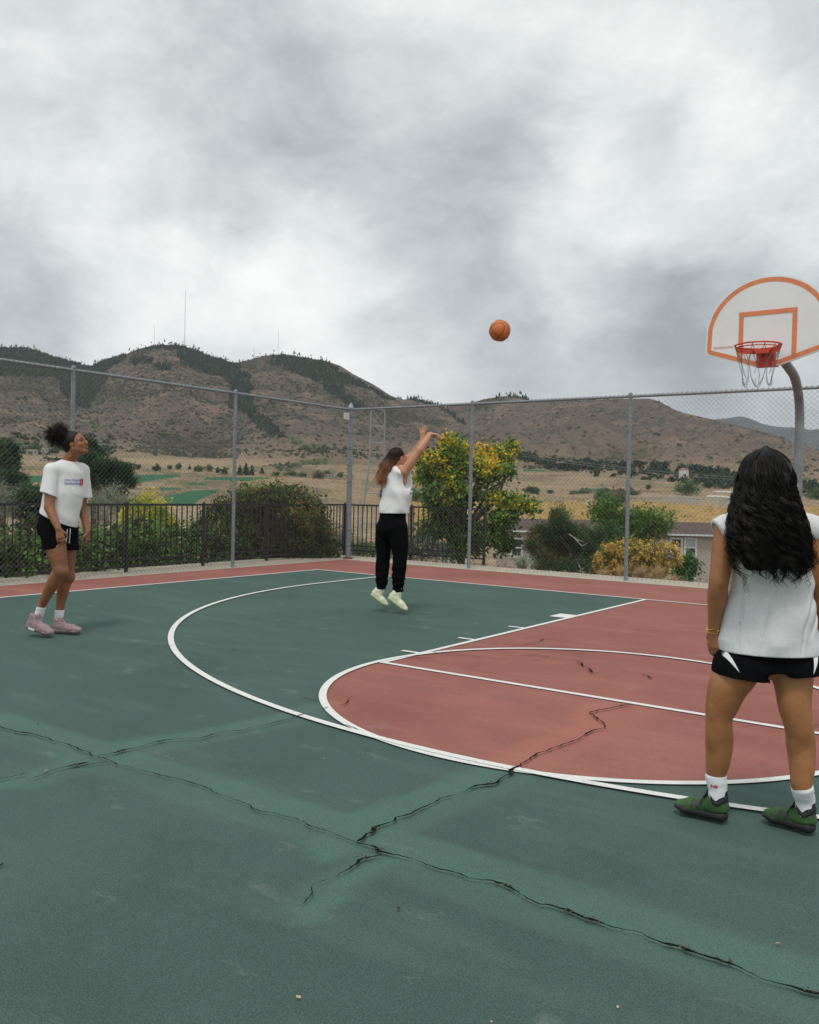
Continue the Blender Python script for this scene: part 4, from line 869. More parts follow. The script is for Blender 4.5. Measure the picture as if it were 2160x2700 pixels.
b = land_at(1800, 1264); s = (b-CAM)@FW/FPX; tw = empty('white_tower', tuple(b)); tag(tw, 'white round tower with a low red brown roof in the distance', 'tower')
mb = MB(); mb.lathe([(12.5*s, -6*s), (12.5*s, 24*s)], 24); mb.build('wall', material('tower white', (.66, .62, .58), .9, var=.08, vscale=.3), tw); mb = MB(); mb.lathe([(13.4*s, 24*s), (13.2*s, 25.5*s), (.2, 31*s)], 24); mb.build('roof', material('tower roof', (.30, .15, .12), .9), tw)
for q in [(1788, 1268, 66, 6, 'low pale building at the foot of the white tower'), (1890, 1272, 76, 5, 'long low pale building right of the white tower'), (1395, 1216, 22, 4, 'low house at the left end of the dark tree belt'), (1472, 1236, 18, 5, 'small pale roofed house in the tree belt left of the second back post'), (1548, 1246, 20, 5, 'pale house at the lower edge of the tree belt'), (1700, 1262, 26, 6, 'pale house in the tree belt between the fence post and the white tower'), (1846, 1262, 18, 7, 'small house just right of the white tower'), (1930, 1282, 40, 6, 'pale long shed beside the curly hair')]: hut(*q, rh=.2)
# pale terraces / bare banks
def bank(px0, px1, y0, y1, label, col):
    pts = [land_at(px0, y0), land_at(px1, y0+2), land_at(px1-6, y1+2), land_at(px0+8, y1)]; mb = MB(); c = sum(pts)/4
    mb.prism([p_-c+A([0, 0, .05]) for p_ in pts], (0, 0, .5)); o = mb.build('gravel_bank', material('pale gravel '+label[:5], col, .95, var=.25, vscale=.2), None, loc=tuple(c)); tag(o, label, 'gravel bank')
bank(1880, 1955, 1299, 1296, 'long white gravel strip above the silver fence', (.52, .50, .46)); bank(1860, 1925, 1312, 1308, 'white gravel strip right of the round green tree', (.46, .44, .40))
b = land_at(1553, 1330); s = (b-CAM)@FW/FPX; g = np.random.default_rng(2); bm_pts = []
mb = MB(); mb.lathe([(9*s, -2*s), (8*s, 2*s), (5.5*s, 7*s), (2.5*s, 11*s), (.3*s, 12.5*s)], 9); mb.v = [tuple(A(v)+g.normal(size=3)*.7*s) for v in mb.v]; o = mb.build('boulder', material('pale boulder', (.50, .45, .38), .9, var=.2, vscale=.6), None, loc=tuple(b)); tag(o, 'pale pointed boulder alone in the golden field', 'rock')
# silver fence across the field
m_sil = material('silver fencing', (.42, .46, .48), .6, .2)
ps = [land_at(x, y) for x, y in ((1684, 1322), (1760, 1326), (1840, 1334), (1900, 1340), (1975, 1346))]; ctr = ps[2]; sf = empty('field_fence', tuple(ctr)); tag(sf, 'silver panel fence crossing the field below the white tower', 'fence')
L = [0]
for a, b in zip(ps[:-1], ps[1:]): L.append(L[-1]+np.linalg.norm(b-a))
hf = 19*((ps[1]-CAM)@FW)/FPX; pos = lambda s: A([np.interp(s, L, [p_[i] for p_ in ps]) for i in range(3)])-ctr
n = 27; Q = [pos(L[-1]*i/n) for i in range(n+1)]
for q in Q: mb = MB(); mb.box(q+A([0, 0, hf/2]), (hf*.09, hf*.09, hf)); mb.build('post', m_sil, sf)
for fz in (.98, .7, .42, .12): mb = MB(); mb.tube([q+A([0, 0, hf*fz]) for q in Q], hf*.028, 4); mb.build('rail', m_sil, sf)
# lattice pylon behind the corner
m_pyl = material('weathered steel lattice', (.32, .33, .33), .7, .2)
def strut(mb, a, b, r): mb.tube([a, b], r, 4)
WP = 52.; k_ = WP/FPX; pb = at(965, 1480, WP); py_ = empty('lattice_pylon', (pb[0], pb[1], pb[2]), RZ); tag(py_, 'pale steel lattice pylon behind the fence corner and the shooter', 'pylon')
lev = [(1480, 48), (1380, 40), (1300, 30), (1215, 20), (1165, 19), (1120, 19), (1075, 18)]
for sx in (-1, 1):
    for sy in (-1, 1): mb = MB(); mb.tube([A([22*k_+sx*h*k_, sy*h*k_+1, (1480-y)*k_]) for y, h in lev], .032, 5); mb.build('leg', m_pyl, py_)
for i in range(len(lev)-1):
    mb = MB(); (y0, h0), (y1, h1) = lev[i], lev[i+1]; c = 22*k_
    cs = lambda h, y: [A([c+sx*h*k_, sy*h*k_+1, (1480-y)*k_]) for sx, sy in ((-1, -1), (1, -1), (1, 1), (-1, 1))]
    a, b = cs(h0, y0), cs(h1, y1)
    for j in range(4):
        strut(mb, b[j], b[(j+1) % 4], .022)
        if i > 1: strut(mb, a[j], b[(j+1) % 4], .013); strut(mb, a[(j+1) % 4], b[j], .013)
    o = mb.build('bracing', m_pyl, py_); o['kind'] = 'stuff'
# masts on the hill tops
m_mast = material('mast steel', (.16, .165, .17), .7)
for px, yb, yt, r, lab in [(481, 925, 767, .9, 'tallest radio mast on the left hill top'), (402, 915, 853, .6, 'shorter radio mast left of the tallest one'), (727, 940, 860, .5, 'thin radio mast on the middle hill top'), (664, 945, 915, .7, 'short mast left of the middle hill top'), (771, 946, 915, .7, 'short mast right of the middle hill top'), (26, 1158, 1115, .9, 'pale pylon low on the slope at the far left')]:
    b = land_at(px, yb+8, 800); wv = (b-CAM)@FW; s = wv/FPX; hgt = (yb+8-yt)*s; o = empty('radio_mast', tuple(b-A([0, 0, 5]))); tag(o, lab, 'mast', 'masts on the hills')
    mb = MB(); mb.tube([(0, 0, 0), (0, 0, hgt*.8), (0, 0, hgt+5)], [r, r*.8, r*.35], 4); mb.build('pole', m_mast, o)
    mb = MB(); mb.box((0, 0, 6), (7, 6, 5)); mb.build('hut', m_mast, o)
# wires across the valley
m_cable = material('power cable', (.30, .31, .31), .7)
for (a, b, wv, lab) in [((1380, 1197), (2010, 1262), 210, 'upper power cable sloping down across the valley on the right'), ((1380, 1203), (2010, 1268), 212, 'lower power cable sloping down across the valley on the right'), ((-50, 1163), (930, 1166), 160, 'thin power cable crossing in front of the brown hills on the left'), ((1000, 1120), (1240, 1165), 150, 'power cable running right from the lattice pylon')]:
    p, q = at(*a, wv), at(*b, wv*1.05); pts = [p*(1-f)+q*f-A([0, 0, 4*f*(1-f)*wv*.004]) for f in np.linspace(0, 1, 14)]
    mb = MB(); mb.tube([x-p for x in pts], .030 if wv > 170 else .016, 4); o = mb.build('power_cable', m_cable, None, loc=tuple(p)); tag(o, lab, 'cable')

# ------------------------------------------------------------------ hoop
hoop = empty('basketball_hoop', (0, .42, 0)); tag(hoop, 'basketball hoop with a white fan shaped backboard on a grey gooseneck pole', 'basketball hoop')
def hl(p): return A(p, float)-A([0, .42, 0])
m_pole = material('galvanised pole', (.24, .27, .28), .5, .4, var=.2, vscale=6, bump=.2, bscale=60)
yb_ = -HV+.38; PY_ = .62
pts = [(0, PY_, -.02), (0, PY_, 1.5), (0, PY_, 2.35)]
for a in np.linspace(0, 1, 9)[1:]:
    th = a*math.radians(80); rr_ = .62; pts.append((0, PY_-rr_*(1-math.cos(th)), 2.35+rr_*math.sin(th)))
e = A(pts[-1]); pts.append(tuple(e+A([0, -math.sin(math.radians(80)), math.cos(math.radians(80))])*.85)); 
mb = MB(); mb.tube([hl(p) for p in pts], .057, 16); mb.build('pole', m_pole, hoop, True)
m_board = material('white backboard', (.80, .81, .81), .45, var=.05, vscale=3, spec=.4)
m_orange = material('orange paint', (.72, .24, .10), .5, var=.10, vscale=12)
m_rim = material('orange red rim', (.62, .055, .015), .4, var=.15, vscale=20)
def fan(inset=0.):
    """outline of the fan board, x across and z up; bottom middle is flat"""
    z0 = 2.905-.03; hw = .675; P = []
    R0 = hw; zc = 3.20
    pts = [(-.14, z0), (.14, z0), (.60, z0+.15)]
    for a in np.linspace(-60, 0, 6): pts.append((.60+.075*math.cos(math.radians(a)), z0+.225+.075*math.sin(math.radians(a))))
    for a in np.linspace(8, 172, 34):
        pts.append((.675*math.cos(math.radians(a)), 3.235+.64*math.sin(math.radians(a))))
    for a in np.linspace(180, 240, 6): pts.append((-.60+.075*math.cos(math.radians(a)), z0+.225+.075*math.sin(math.radians(a))))
    pts.append((-.60, z0+.15))
    P = A(pts)
    if inset:
        T = np.roll(P, -1, 0)-np.roll(P, 1, 0); T /= np.linalg.norm(T, axis=1)[:, None]; P = P+np.stack([-T[:, 1], T[:, 0]], 1)*inset
    return P
o0 = fan(); mb = MB(); mb.prism([hl((x, yb_, z)) for x, z in o0], (0, .035, 0)); bd = mb.build('backboard', m_board, hoop)
def ringstrip(outer, inner, y): 
    k = len(outer); V = [hl((x, y, z)) for x, z in outer]+[hl((x, y, z)) for x, z in inner]; V2 = [v-A([0, .002, 0]) for v in V]
    mb = MB(); mb.add(V2, [(i, (i+1) % k, (i+1) % k+k, i+k) for i in range(k)]); return mb
ringstrip(fan(.012), fan(.062), yb_).build('border', m_orange, bd)
sq = lambda hw, z0, z1: [(-hw, z0), (hw, z0), (hw, z1), (-hw, z1)]
mb = MB()
for a, b, c, d in ((-.31, -.26, 2.965, 3.50), (.26, .31, 2.965, 3.50), (-.26, .26, 3.45, 3.50)): mb.box(hl(((a+b)/2, yb_-.003, (c+d)/2)), (b-a, .004, d-c))
mb.build('target_square', m_orange, bd)
# maker's lettering, too small in the photograph to read: a row of letter shaped outlines
mb = MB()
for k in range(9):
    x = -.585+k*.024; z = 3.105
    for a, b, c, d in ((0, .003, 0, .022), (.013, .016, 0, .022), (.003, .013, .019, .022), (.003, .013, 0, .003)):
        mb.box(hl((x+(a+b)/2, yb_-.002, z+(c+d)/2)), (b-a, .002, d-c))
o = mb.build('lettering', m_orange, bd); o['kind'] = 'stuff'
rim = MB(); rc = hl((0, -HV, 3.048)); rim.tube([rc+A([math.cos(a)*.237, math.sin(a)*.237, 0]) for a in np.linspace(0, 2*math.pi, 41)[:-1]], .009, 8, closed=True)
rim.tube([rc+A([math.cos(a)*.230, math.sin(a)*.230, -.030]) for a in np.linspace(0, 2*math.pi, 41)[:-1]], .006, 6, closed=True); rimo = rim.build('rim', m_rim, hoop, True)
mb = MB()
for k in range(40):
    a0_, a1_ = 2*math.pi*k/40, 2*math.pi*(k+1)/40
    if math.sin((a0_+a1_)/2) < -.25: continue
    f = lambda a, z, r: rc+A([math.cos(a)*r, math.sin(a)*r, z])
    mb.add([f(a0_, -.005, .236), f(a1_, -.005, .236), f(a1_, -.062, .222), f(a0_, -.062, .222)], [(0, 1, 2, 3)])
mb.build('rim_brace', m_rim, rimo)
mb = MB(); yq = yb_-.01
mb.prism([hl((x, -HV+.18, z)) for x, z in ((-.10, 3.04), (.10, 3.04), (.07, 2.99), (-.07, 2.99))], (0, yq+HV-.18, 0)); mb.box(hl((0, yb_-.012, 2.955)), (.20, .02, .19)); mb.build('bracket', m_rim, hoop)
mb = MB(); mb.box(hl((0, yb_+.07, 3.02)), (.22, .07, .30)); mb.tube([hl((0, yb_+.10, 3.05)), hl((-.0, yb_+.05, 3.05))], .07, 12); mb.build('mount', m_pole, hoop)
for sx in (-1, 1): mb = MB(); mb.tube([hl((sx*.38, yb_+.04, 3.45)), hl((0, yb_+.42, 3.02))], .014, 8); mb.build('strut', m_pole, hoop)
m_chain = material('chain', (.20, .21, .21), .45, .7)
ch = empty('chain_net', tuple(rc)); ch.parent = hoop
def chain(P, mb):
    P = A(P); L = np.concatenate([[0], np.cumsum(np.linalg.norm(np.diff(P, axis=0), axis=1))]); n = max(2, int(L[-1]/.021))
    for i in range(n):
        a = A([np.interp(L[-1]*i/n, L, P[:, j]) for j in range(3)]); b = A([np.interp(L[-1]*(i+1)/n, L, P[:, j]) for j in range(3)]); d = (b-a)/np.linalg.norm(b-a); u = np.cross(d, (0, 0, 1.) if abs(d[2]) < .9 else (1., 0, 0)); u /= np.linalg.norm(u)
        if i % 2: u = np.cross(d, u)
        c = (a+b)/2; mb.tube([c+d*.014*x+u*.0055*y for x, y in ((-1, 0), (-.5, 1), (.5, 1), (1, 0), (.5, -1), (-.5, -1))], .0017, 4, closed=True)
def rp(a, r, z): return A([math.cos(a)*r, math.sin(a)*r, z])
N = 12
for k in range(N):
    a = 2*math.pi*k/N; a2 = a+math.pi/N; am = a+2*math.pi/N; mb = MB()
    g = np.random.default_rng(k); z1 = -.17-.02*g.random(); z2 = -.33-.03*g.random()
    chain([rp(a, .235, -.01), rp(a2, .19, z1)], mb); chain([rp(am, .235, -.01), rp(a2, .19, z1)], mb)
    if k % 2 == 0: chain([rp(a2, .19, z1), rp(a2+.1, .15, z2)], mb); chain([rp(a2+.1, .15, z2), rp(a2+.35, .14, z2-.10), rp(a2+.62, .145, z2-.085), rp(a2+.9, .15, z2+.0)], mb)
    else: chain([rp(a2, .19, z1), rp(a2-.2, .155, z2+.02)], mb)
    if k % 3 == 0: chain([rp(a2+.1, .15, z2), rp(a2+.1, .148, z2-.10)], mb)
    o = mb.build('chain', m_chain, ch); o['kind'] = 'stuff'
# ------------------------------------------------------------------ ball in the air
def b_ball(t, b, co):
    n = t.voro(co, 240.); t.l.new(t.bump(n, .5, .002), b.inputs['Normal']); b.inputs['Roughness'].default_value = .55
    return t.mix(t.noise(co, 9., 3), (.52, .14, .035, 1), (.62, .18, .045, 1))
bc = at(1318, 872, 9.9); ball = empty('basketball', tuple(bc)); ball.rotation_euler = (.5, .9, .3); tag(ball, 'orange basketball in flight between the shooter and the hoop', 'ball')
import bmesh
bm = bmesh.new(); bmesh.ops.create_icosphere(bm, subdivisions=4, radius=.120); me = bpy.data.meshes.new('cover'); bm.to_mesh(me); bm.free()
link('cover', me, ball, [material('ball leather', build=b_ball)], True)
m_seam = material('ball seam', (.015, .012, .01), .8); R_ = .1202
def arc(f, nm='seam'): mb = MB(); mb.tube([f(a) for a in np.linspace(0, 2*math.pi, 49)[:-1]], .0026, 5, closed=True); mb.build(nm, m_seam, ball)
arc(lambda a: A([math.cos(a), math.sin(a), 0])*R_); arc(lambda a: A([math.cos(a), 0, math.sin(a)])*R_)
for s in (-1, 1):
    def f(a, s=s): v = A([math.cos(a)*.62, s*(.55+.25*math.cos(2*a)), math.sin(a)*.82]); return v/np.linalg.norm(v)*R_
    arc(f)
# ------------------------------------------------------------------ bits lying on the court
m_dry = material('dry leaf', (.55, .40, .26), .8, var=.2, vscale=60); m_drk = material('dark debris', (.035, .028, .022), .9, var=.3, vscale=60)
for px, py, m, sz, lab in [(786, 2633, m_dry, .014, 'small orange leaf on the green court at the bottom of the picture'), (2052, 2491, m_dry, .015, 'small curled tan leaf on the court below the right player'), (1630, 2660, m_dry, .008, 'tiny tan leaf near the bottom edge'), (1050, 2398, m_drk, .016, 'dark brown leaf scrap below the crack crossing'), (1296, 2700-2, m_dry, .008, 'tiny tan crumb at the very bottom edge'), (121, 2034, m_dry, .010, 'tan leaf beside the left crack'), (100, 1911, m_drk, .010, 'dark crumb above the left crack'), (855, 2003, m_dry, .007, 'tiny tan speck on the green court left of the circle')]:
    p = ground(px, py); g = np.random.default_rng(px); mb = MB(); n = 8; V = []
    for i in range(n):
        a = 2*math.pi*i/n; r = sz*.6*(.6+.5*g.random()); V.append((math.cos(a)*r, math.sin(a)*r*.7, .003+.006*g.random()))
    V.append((0, 0, .007)); V.append((0, 0, .001)); mb.add(V, [(i, (i+1) % n, n) for i in range(n)]+[((i+1) % n, i, n+1) for i in range(n)])
    o = mb.build('fallen_leaf', m, None, loc=tuple(p)); tag(o, lab, 'leaf')
# ------------------------------------------------------------------ bodies: smooth solids grown from limb shapes
class Solid:
    """smooth union of rounded limbs; mesh() makes one continuous skin"""
    def __init__(s, k=.02): s.p = []; s.k = k
    def cone(s, a, b, ra, rb, k=None, clip=(), sub=False): s.p.append(('c', A(a, float), A(b, float), ra, rb, k, clip, sub)); return s
    def chain(s, pts, rs, k=None):
        P = A([A(p, float) for p in pts]); R = A(rs, float); n = len(P); Q = []; W = []
        ext = lambda X: np.concatenate([[2*X[0]-X[1]], X, [2*X[-1]-X[-2]]])
        PE, RE = ext(P), ext(R)
        for i in range(n-1):
            for j in range(5):
                t_ = j/5; h = A([-.5*t_+t_*t_-.5*t_**3, 1-2.5*t_*t_+1.5*t_**3, .5*t_+2*t_*t_-1.5*t_**3, -.5*t_*t_+.5*t_**3]); Q.append(h@PE[i:i+4]); W.append(float(h@RE[i:i+4]))
        Q.append(P[-1]); W.append(R[-1])
        for i in range(len(Q)-1): s.cone(Q[i], Q[i+1], W[i], W[i+1], .004 if i else (k if k is not None else s.k))
        return s
    def ell(s, c, r, ax=None, k=None, clip=(), sub=False): s.p.append(('e', A(c, float), A(r, float), ax, None, k, clip, sub)); return s
    def slab(s, a, b, ra, rb, u, k=None, clip=(), sub=False):      # limb with an oval section: ra, rb = (across u, across the other way)
        s.p.append(('s', A(a, float), A(b, float), ra, rb, k, clip, sub, A(u, float))); return s
    def bounds(s):
        lo = A([9e9]*3); hi = -lo
        for p in s.p:
            if p[7]: continue
            if p[0] == 'e': pts = [p[1]]; r = max(p[2])
            else: pts = [p[1], p[2]]; r = max(np.max(p[3]), np.max(p[4]))
            for q in pts: lo = np.minimum(lo, q-r); hi = np.maximum(hi, q+r)
        return lo, hi
    def dist(s, P, p, grow=0., noclip=False):
        if p[0] == 'c':
            a, b = p[1], p[2]; ab = b-a; tt = np.clip(((P-a)@ab)/(ab@ab+1e-12), 0, 1); d = np.linalg.norm(P-a-tt[:, None]*ab, axis=1)-(p[3]+(p[4]-p[3])*tt)-grow
        elif p[0] == 'e':
            q = P-p[1]
            if p[3] is not None: q = q@p[3].T
            r = p[2]+grow; k0 = np.linalg.norm(q/r, axis=1); k1 = np.linalg.norm(q/(r*r), axis=1)+1e-9; d = k0*(k0-1)/k1
        else:
            a, b = p[1], p[2]; ab = b-a; L = np.linalg.norm(ab); w_ = ab/L; u = p[8]-w_*(p[8]@w_); u /= np.linalg.norm(u); v = np.cross(w_, u); q = P-a
            ax = q@w_; tt = np.clip(ax/L, 0, 1); ru = p[3][0]+(p[4][0]-p[3][0])*tt+grow; rv = p[3][1]+(p[4][1]-p[3][1])*tt+grow; e = (ax-tt*L); rm = np.minimum(ru, rv)
            k0 = np.sqrt((q@u/ru)**2+(q@v/rv)**2+(e/rm)**2); k1 = np.sqrt((q@u/ru**2)**2+(q@v/rv**2)**2+(e/rm**2)**2)+1e-9; d = k0*(k0-1)/k1
        if not noclip:
            for c, n in p[6]: d = np.maximum(d, (P-A(c))@(A(n, float)/np.linalg.norm(n)))
        return d
    def mesh(s, name, h=.006, shell=0., fold=None, cols=None):
        lo, hi = s.bounds(); lo = lo-h*4; hi = hi+h*4; n = np.ceil((hi-lo)/h).astype(int)+1
        X = [lo[i]+np.arange(n[i])*h for i in range(3)]; Dm = np.full(n, .25, np.float32); Di = np.full(n, .25, np.float32) if shell else None
        for p in s.p:
            kk = p[5] if p[5] is not None else s.k; m = kk*1.2+h*3+.01
            if p[0] == 'e': pts = [p[1]]; r = max(p[2])
            else: pts = [p[1], p[2]]; r = max(np.max(p[3]), np.max(p[4]))
            a = np.min(pts, 0)-r-m; b = np.max(pts, 0)+r+m; i0 = np.maximum(((a-lo)/h).astype(int), 0); i1 = np.minimum(((b-lo)/h).astype(int)+2, n)
            if np.any(i1 <= i0): continue
            sl = tuple(slice(i0[j], i1[j]) for j in range(3)); G = np.stack(np.meshgrid(*[X[j][sl[j]] for j in range(3)], indexing='ij'), -1).reshape(-1, 3)
            shp = tuple(i1-i0)
            for arr, inner in ((Dm, False), (Di, True)):
                if arr is None: continue
                d = s.dist(G, p, 0., inner).reshape(shp).astype(np.float32); o = arr[sl]
                if p[7]: q = np.clip(.5-.5*(o+d)/kk, 0, 1); arr[sl] = o+(-d-o)*q+kk*q*(1-q)
                else: q = np.clip(.5+.5*(o-d)/kk, 0, 1); arr[sl] = o+(d-o)*q-kk*q*(1-q)
        if fold is not None:
            act = np.abs(Dm) < .06
            if shell: act |= np.abs(Di) < .06
            idx = np.argwhere(act); Pp = lo+idx*h; f = fold(Pp).astype(np.float32); Dm[act] += f
            if shell: Di[act] += f
        if shell: Dm = np.maximum(Dm, -(Di+shell))
        V, F = surface_nets(Dm, lo, h)
        me = arr_mesh(name, V, F, None if cols is None else cols(V), True); return me
def surface_nets(D, lo, h):
    n = A(D.shape); S = D < 0
    c = np.zeros(n-1, np.uint8); offs = [(i, j, k) for i in (0, 1) for j in (0, 1) for k in (0, 1)]
    for o in offs: c += S[o[0]:n[0]-1+o[0], o[1]:n[1]-1+o[1], o[2]:n[2]-1+o[2]]
    cells = np.argwhere((c > 0) & (c < 8)); vals = np.stack([D[cells[:, 0]+o[0], cells[:, 1]+o[1], cells[:, 2]+o[2]] for o in offs], 1)
    acc = np.zeros((len(cells), 3)); cnt = np.zeros(len(cells)); O = A(offs, float)
    for a in range(8):
        for b in range(a+1, 8):
            if np.abs(O[a]-O[b]).sum() != 1: continue
            va, vb = vals[:, a], vals[:, b]; m = (va < 0) != (vb < 0); tt = va[m]/(va[m]-vb[m]); acc[m] += O[a]+(O[b]-O[a])*tt[:, None]; cnt[m] += 1
    V = lo+(cells+acc/cnt[:, None])*h
    idx = np.full(n-1, -1, np.int64); idx[tuple(cells.T)] = np.arange(len(cells)); F = []
    for ax in range(3):
        u, v = [(1, 2), (2, 0), (0, 1)][ax]; sl0 = [slice(None)]*3; sl1 = [slice(None)]*3; sl0[ax] = slice(0, n[ax]-1); sl1[ax] = slice(1, n[ax])
        a, b = S[tuple(sl0)], S[tuple(sl1)]; E = np.argwhere(a != b); E = E[(E[:, u] > 0) & (E[:, v] > 0) & (E[:, u] < n[u]-1) & (E[:, v] < n[v]-1)]
        ins = a[tuple(E.T)]
        def g(du, dv): q = E.copy(); q[:, u] += du; q[:, v] += dv; return idx[tuple(q.T)]
        Q = np.stack([g(-1, -1), g(0, -1), g(0, 0), g(-1, 0)], 1); Q[~ins] = Q[~ins][:, ::-1]; F.append(Q)
    F = np.concatenate(F); return V, F[(F >= 0).all(1)]
def basis(f, up=(0, 0, 1.)):
    f = A(f, float); f = f/np.linalg.norm(f); l = np.cross(up, f); l /= np.linalg.norm(l); return A([f, l, np.cross(f, l)])   # forward, left, up
def head(S, c, B, sc_=1., neck=None, nr=.054):
    """head solid about c; B = rows forward, left, up"""
    P = lambda x, y, z: A(c)+(A([x, y, z])*sc_)@B
    E = lambda x, y, z, r, k=.012: S.ell(P(x, y, z), A(r)*sc_, B, k)
    E(-.014, 0, .030, (.098, .077, .088), .02); E(.022, 0, -.028, (.068, .061, .084), .02)
    for s in (-1, 1):
        S.cone(P(-.012, s*.050, -.045), P(.058, s*.014, -.094), .020*sc_, .017*sc_, .02); E(.058, s*.034, -.026, (.026, .022, .022), .015)
        S.cone(P(.083, s*.012, .020), P(.066, s*.046, .018), .009*sc_, .008*sc_, .012); E(-.004, s*.076, -.006, (.019, .008, .032), .006); E(.100, s*.010, -.031, (.010, .008, .008), .006)
        S.ell(P(.088, s*.032, .002), A([.014, .016, .010])*sc_, B, .010, (), True)
    E(.060, 0, -.094, (.028, .026, .021), .015); S.cone(P(.086, 0, .010), P(.109, 0, -.024), .008*sc_, .011*sc_, .008)
    E(.090, 0, -.056, (.012, .023, .007), .006); E(.088, 0, -.068, (.012, .020, .0075), .006)
    if neck is not None: S.cone(P(-.018, 0, -.050), neck, nr, nr*1.12, .03)
    return P
def face_parts(o, P, B, base, sc_, skin_lip, mbrow, sides=(-1, 1)):
    mw, mi_ = material('eye white', (.62, .60, .57), .3), material('eye brown', (.03, .016, .010), .25)
    for s in sides:
        mb = MB(); c = P(.071, s*.032, .002)-base; n = 10
        V = []; Fc = []; f, l, u = B; r = .0122*sc_
        for i in range(7):
            th = math.pi*i/6
            for j in range(n): ph = 2*math.pi*j/n; V.append(c+(f*math.cos(th)+(l*math.cos(ph)+u*math.sin(ph))*math.sin(th))*r)
        mb.add(V, [(i*n+j, i*n+(j+1) % n, (i+1)*n+(j+1) % n, (i+1)*n+j) for i in range(6) for j in range(n)]); mb.m = [1 if k < 3*n else 0 for k in range(6*n)]
        mb.build('eye', [mw, mi_], o, True)
        mb = MB(); mb.tube([P(.090, s*.012, .024)-base, P(.088, s*.028, .030)-base, P(.070, s*.050, .024)-base], [.0045*sc_, .005*sc_, .002*sc_], 6, flat=.5); mb.build('eyebrow', mbrow, o, True)
    S = Solid(.004); S.ell(P(.0915, 0, -.0562), A([.0118, .0205, .0062])*sc_, B); S.ell(P(.0895, 0, -.0675), A([.0118, .018, .0068])*sc_, B); me = S.mesh('lips', .0025); me.transform(Matrix.Translation(-Vector(base))); link('lips', me, o, [skin_lip])
def hand(S, w_, d, nrm, thumb, curl=.5, sc_=1., spread=.10, curls=None, k=.007):
    """w_ wrist, d towards the fingers, nrm out of the back of the hand, thumb side direction"""
    d = A(d, float); d /= np.linalg.norm(d); nrm = A(nrm, float); nrm -= d*(nrm@d); nrm /= np.linalg.norm(nrm); t_ = np.cross(nrm, d); t_ *= np.sign(t_@A(thumb)) or 1
    m = w_+d*.085*sc_
    S.slab(w_+d*.012, m, (.026*sc_, .016*sc_), (.038*sc_, .013*sc_), t_, .014)
    L = [.068, .078, .072, .056]; tips = []
    for i in range(4):
        off = (1.5-i)*.0185*sc_; p = w_+d*(.086-.004*abs(i-1))*sc_+t_*off; dd = d+t_*(1.5-i)*spread; dd /= np.linalg.norm(dd); cu = curls[i] if curls else curl*(1+.12*i); r = .0088*sc_; ang = 0.
        for j, fr in enumerate((.45, .31, .24)):
            ang += cu*(.55, .65, .45)[j]*1.3; v = dd*math.cos(ang)-nrm*math.sin(ang); q = p+v*L[i]*fr*sc_; S.cone(p, q, r, r*.92, k); p = q; r *= .92
        tips.append(p)
    p = w_+d*.025*sc_+t_*.022*sc_; v = d*.62+t_*.62-nrm*.30; v /= np.linalg.norm(v); q = p+v*.042*sc_; S.cone(p, q, .0135*sc_, .0105*sc_, k+.004); v2 = d*.85+t_*.25-nrm*.35; v2 /= np.linalg.norm(v2); S.cone(q, q+v2*.034*sc_, .0102*sc_, .0085*sc_, k)
    return tips
def folds(amp, sc_, seed, stretch=(1, 1, 1), hems=()):
    st = A(stretch, float)
    def f(P):
        r = amp*.5*vnoise(P*st, sc_, seed)
        for kk, (sx, sh) in enumerate(((1., .9), (-1., .7), (1., -.2))):       # long creases running down the cloth in three directions
            q = np.stack([P@SR*1.15+sx*sh*P[:, 2]*.8, P@SF*.6, P[:, 2]*.35], 1); nn = vnoise(q, sc_*(.95+.25*kk), seed+11+kk*5); m_ = np.clip(vnoise(P, sc_*.5, seed+31+kk)*1.6+.35, 0, 1)
            r = r-amp*.55*np.exp(-(nn/.30)**2)*m_+amp*1.0*np.exp(-(nn/.13)**2)*m_
        r = r+amp*.25*vnoise(P*st, sc_*2.6, seed+3)
        for c, n in hems: n = A(n, float)/np.linalg.norm(n); r = r*np.clip(-((P-A(c))@n)/.045, 0, 1)
        return r
    return f
def hemfade(P, hems, w_=.045):
    r = 1.
    for c, n in hems: n = A(n, float)/np.linalg.norm(n); r = r*np.clip(-((P-A(c))@n)/w_, 0, 1)
    return r
def put(o, me, name, mats, base):
    me.transform(Matrix.Translation(-Vector(base))); return link(name, me, o, mats)
m_shirt = material('white cotton', (.74, .74, .735), .9, var=.03, vscale=9, bump=.35, bscale=320, bdist=.0012, spec=.2)
m_shirt2 = material('heather cotton', (.65, .66, .665), .9, var=.05, vscale=60, bump=.35, bscale=320, bdist=.0012, spec=.2)
m_blk = material('black jersey', (.005, .005, .006), .95, bump=.3, bscale=240, bdist=.001, spec=.08)
m_stripe = material('white piping', (.72, .73, .73), .8)
m_sock = material('white sock', (.80, .81, .83), .95, bump=.5, bscale=200, bdist=.002)
m_gold = material('gold jewellery', (.75, .52, .18), .3, .9)
def skin(nm, c):
    def b_(t, b, co):
        f = t.noise(co, 9., 6, .7); g_ = t.noise(co, 90., 3, .6); b.inputs['Subsurface Weight'].default_value = .12; b.inputs['Subsurface Radius'].default_value = (.012, .005, .003); b.inputs['Subsurface Scale'].default_value = .6
        t.l.new(t.bump(g_, .12, .002), b.inputs['Normal']); b.inputs['Roughness'].default_value = .48
        return t.ramp(f, [(.3, tuple(x*.76 for x in c)), (.5, c), (.7, (min(1, c[0]*1.12), c[1]*1.18, c[2]*1.25))])
    return material(nm, build=b_)
sk_l, sk_s, sk_r = skin('warm brown skin', (.265, .108, .047)), skin('light tan skin', (.52, .25, .145)), skin('tan skin', (.37, .158, .062))
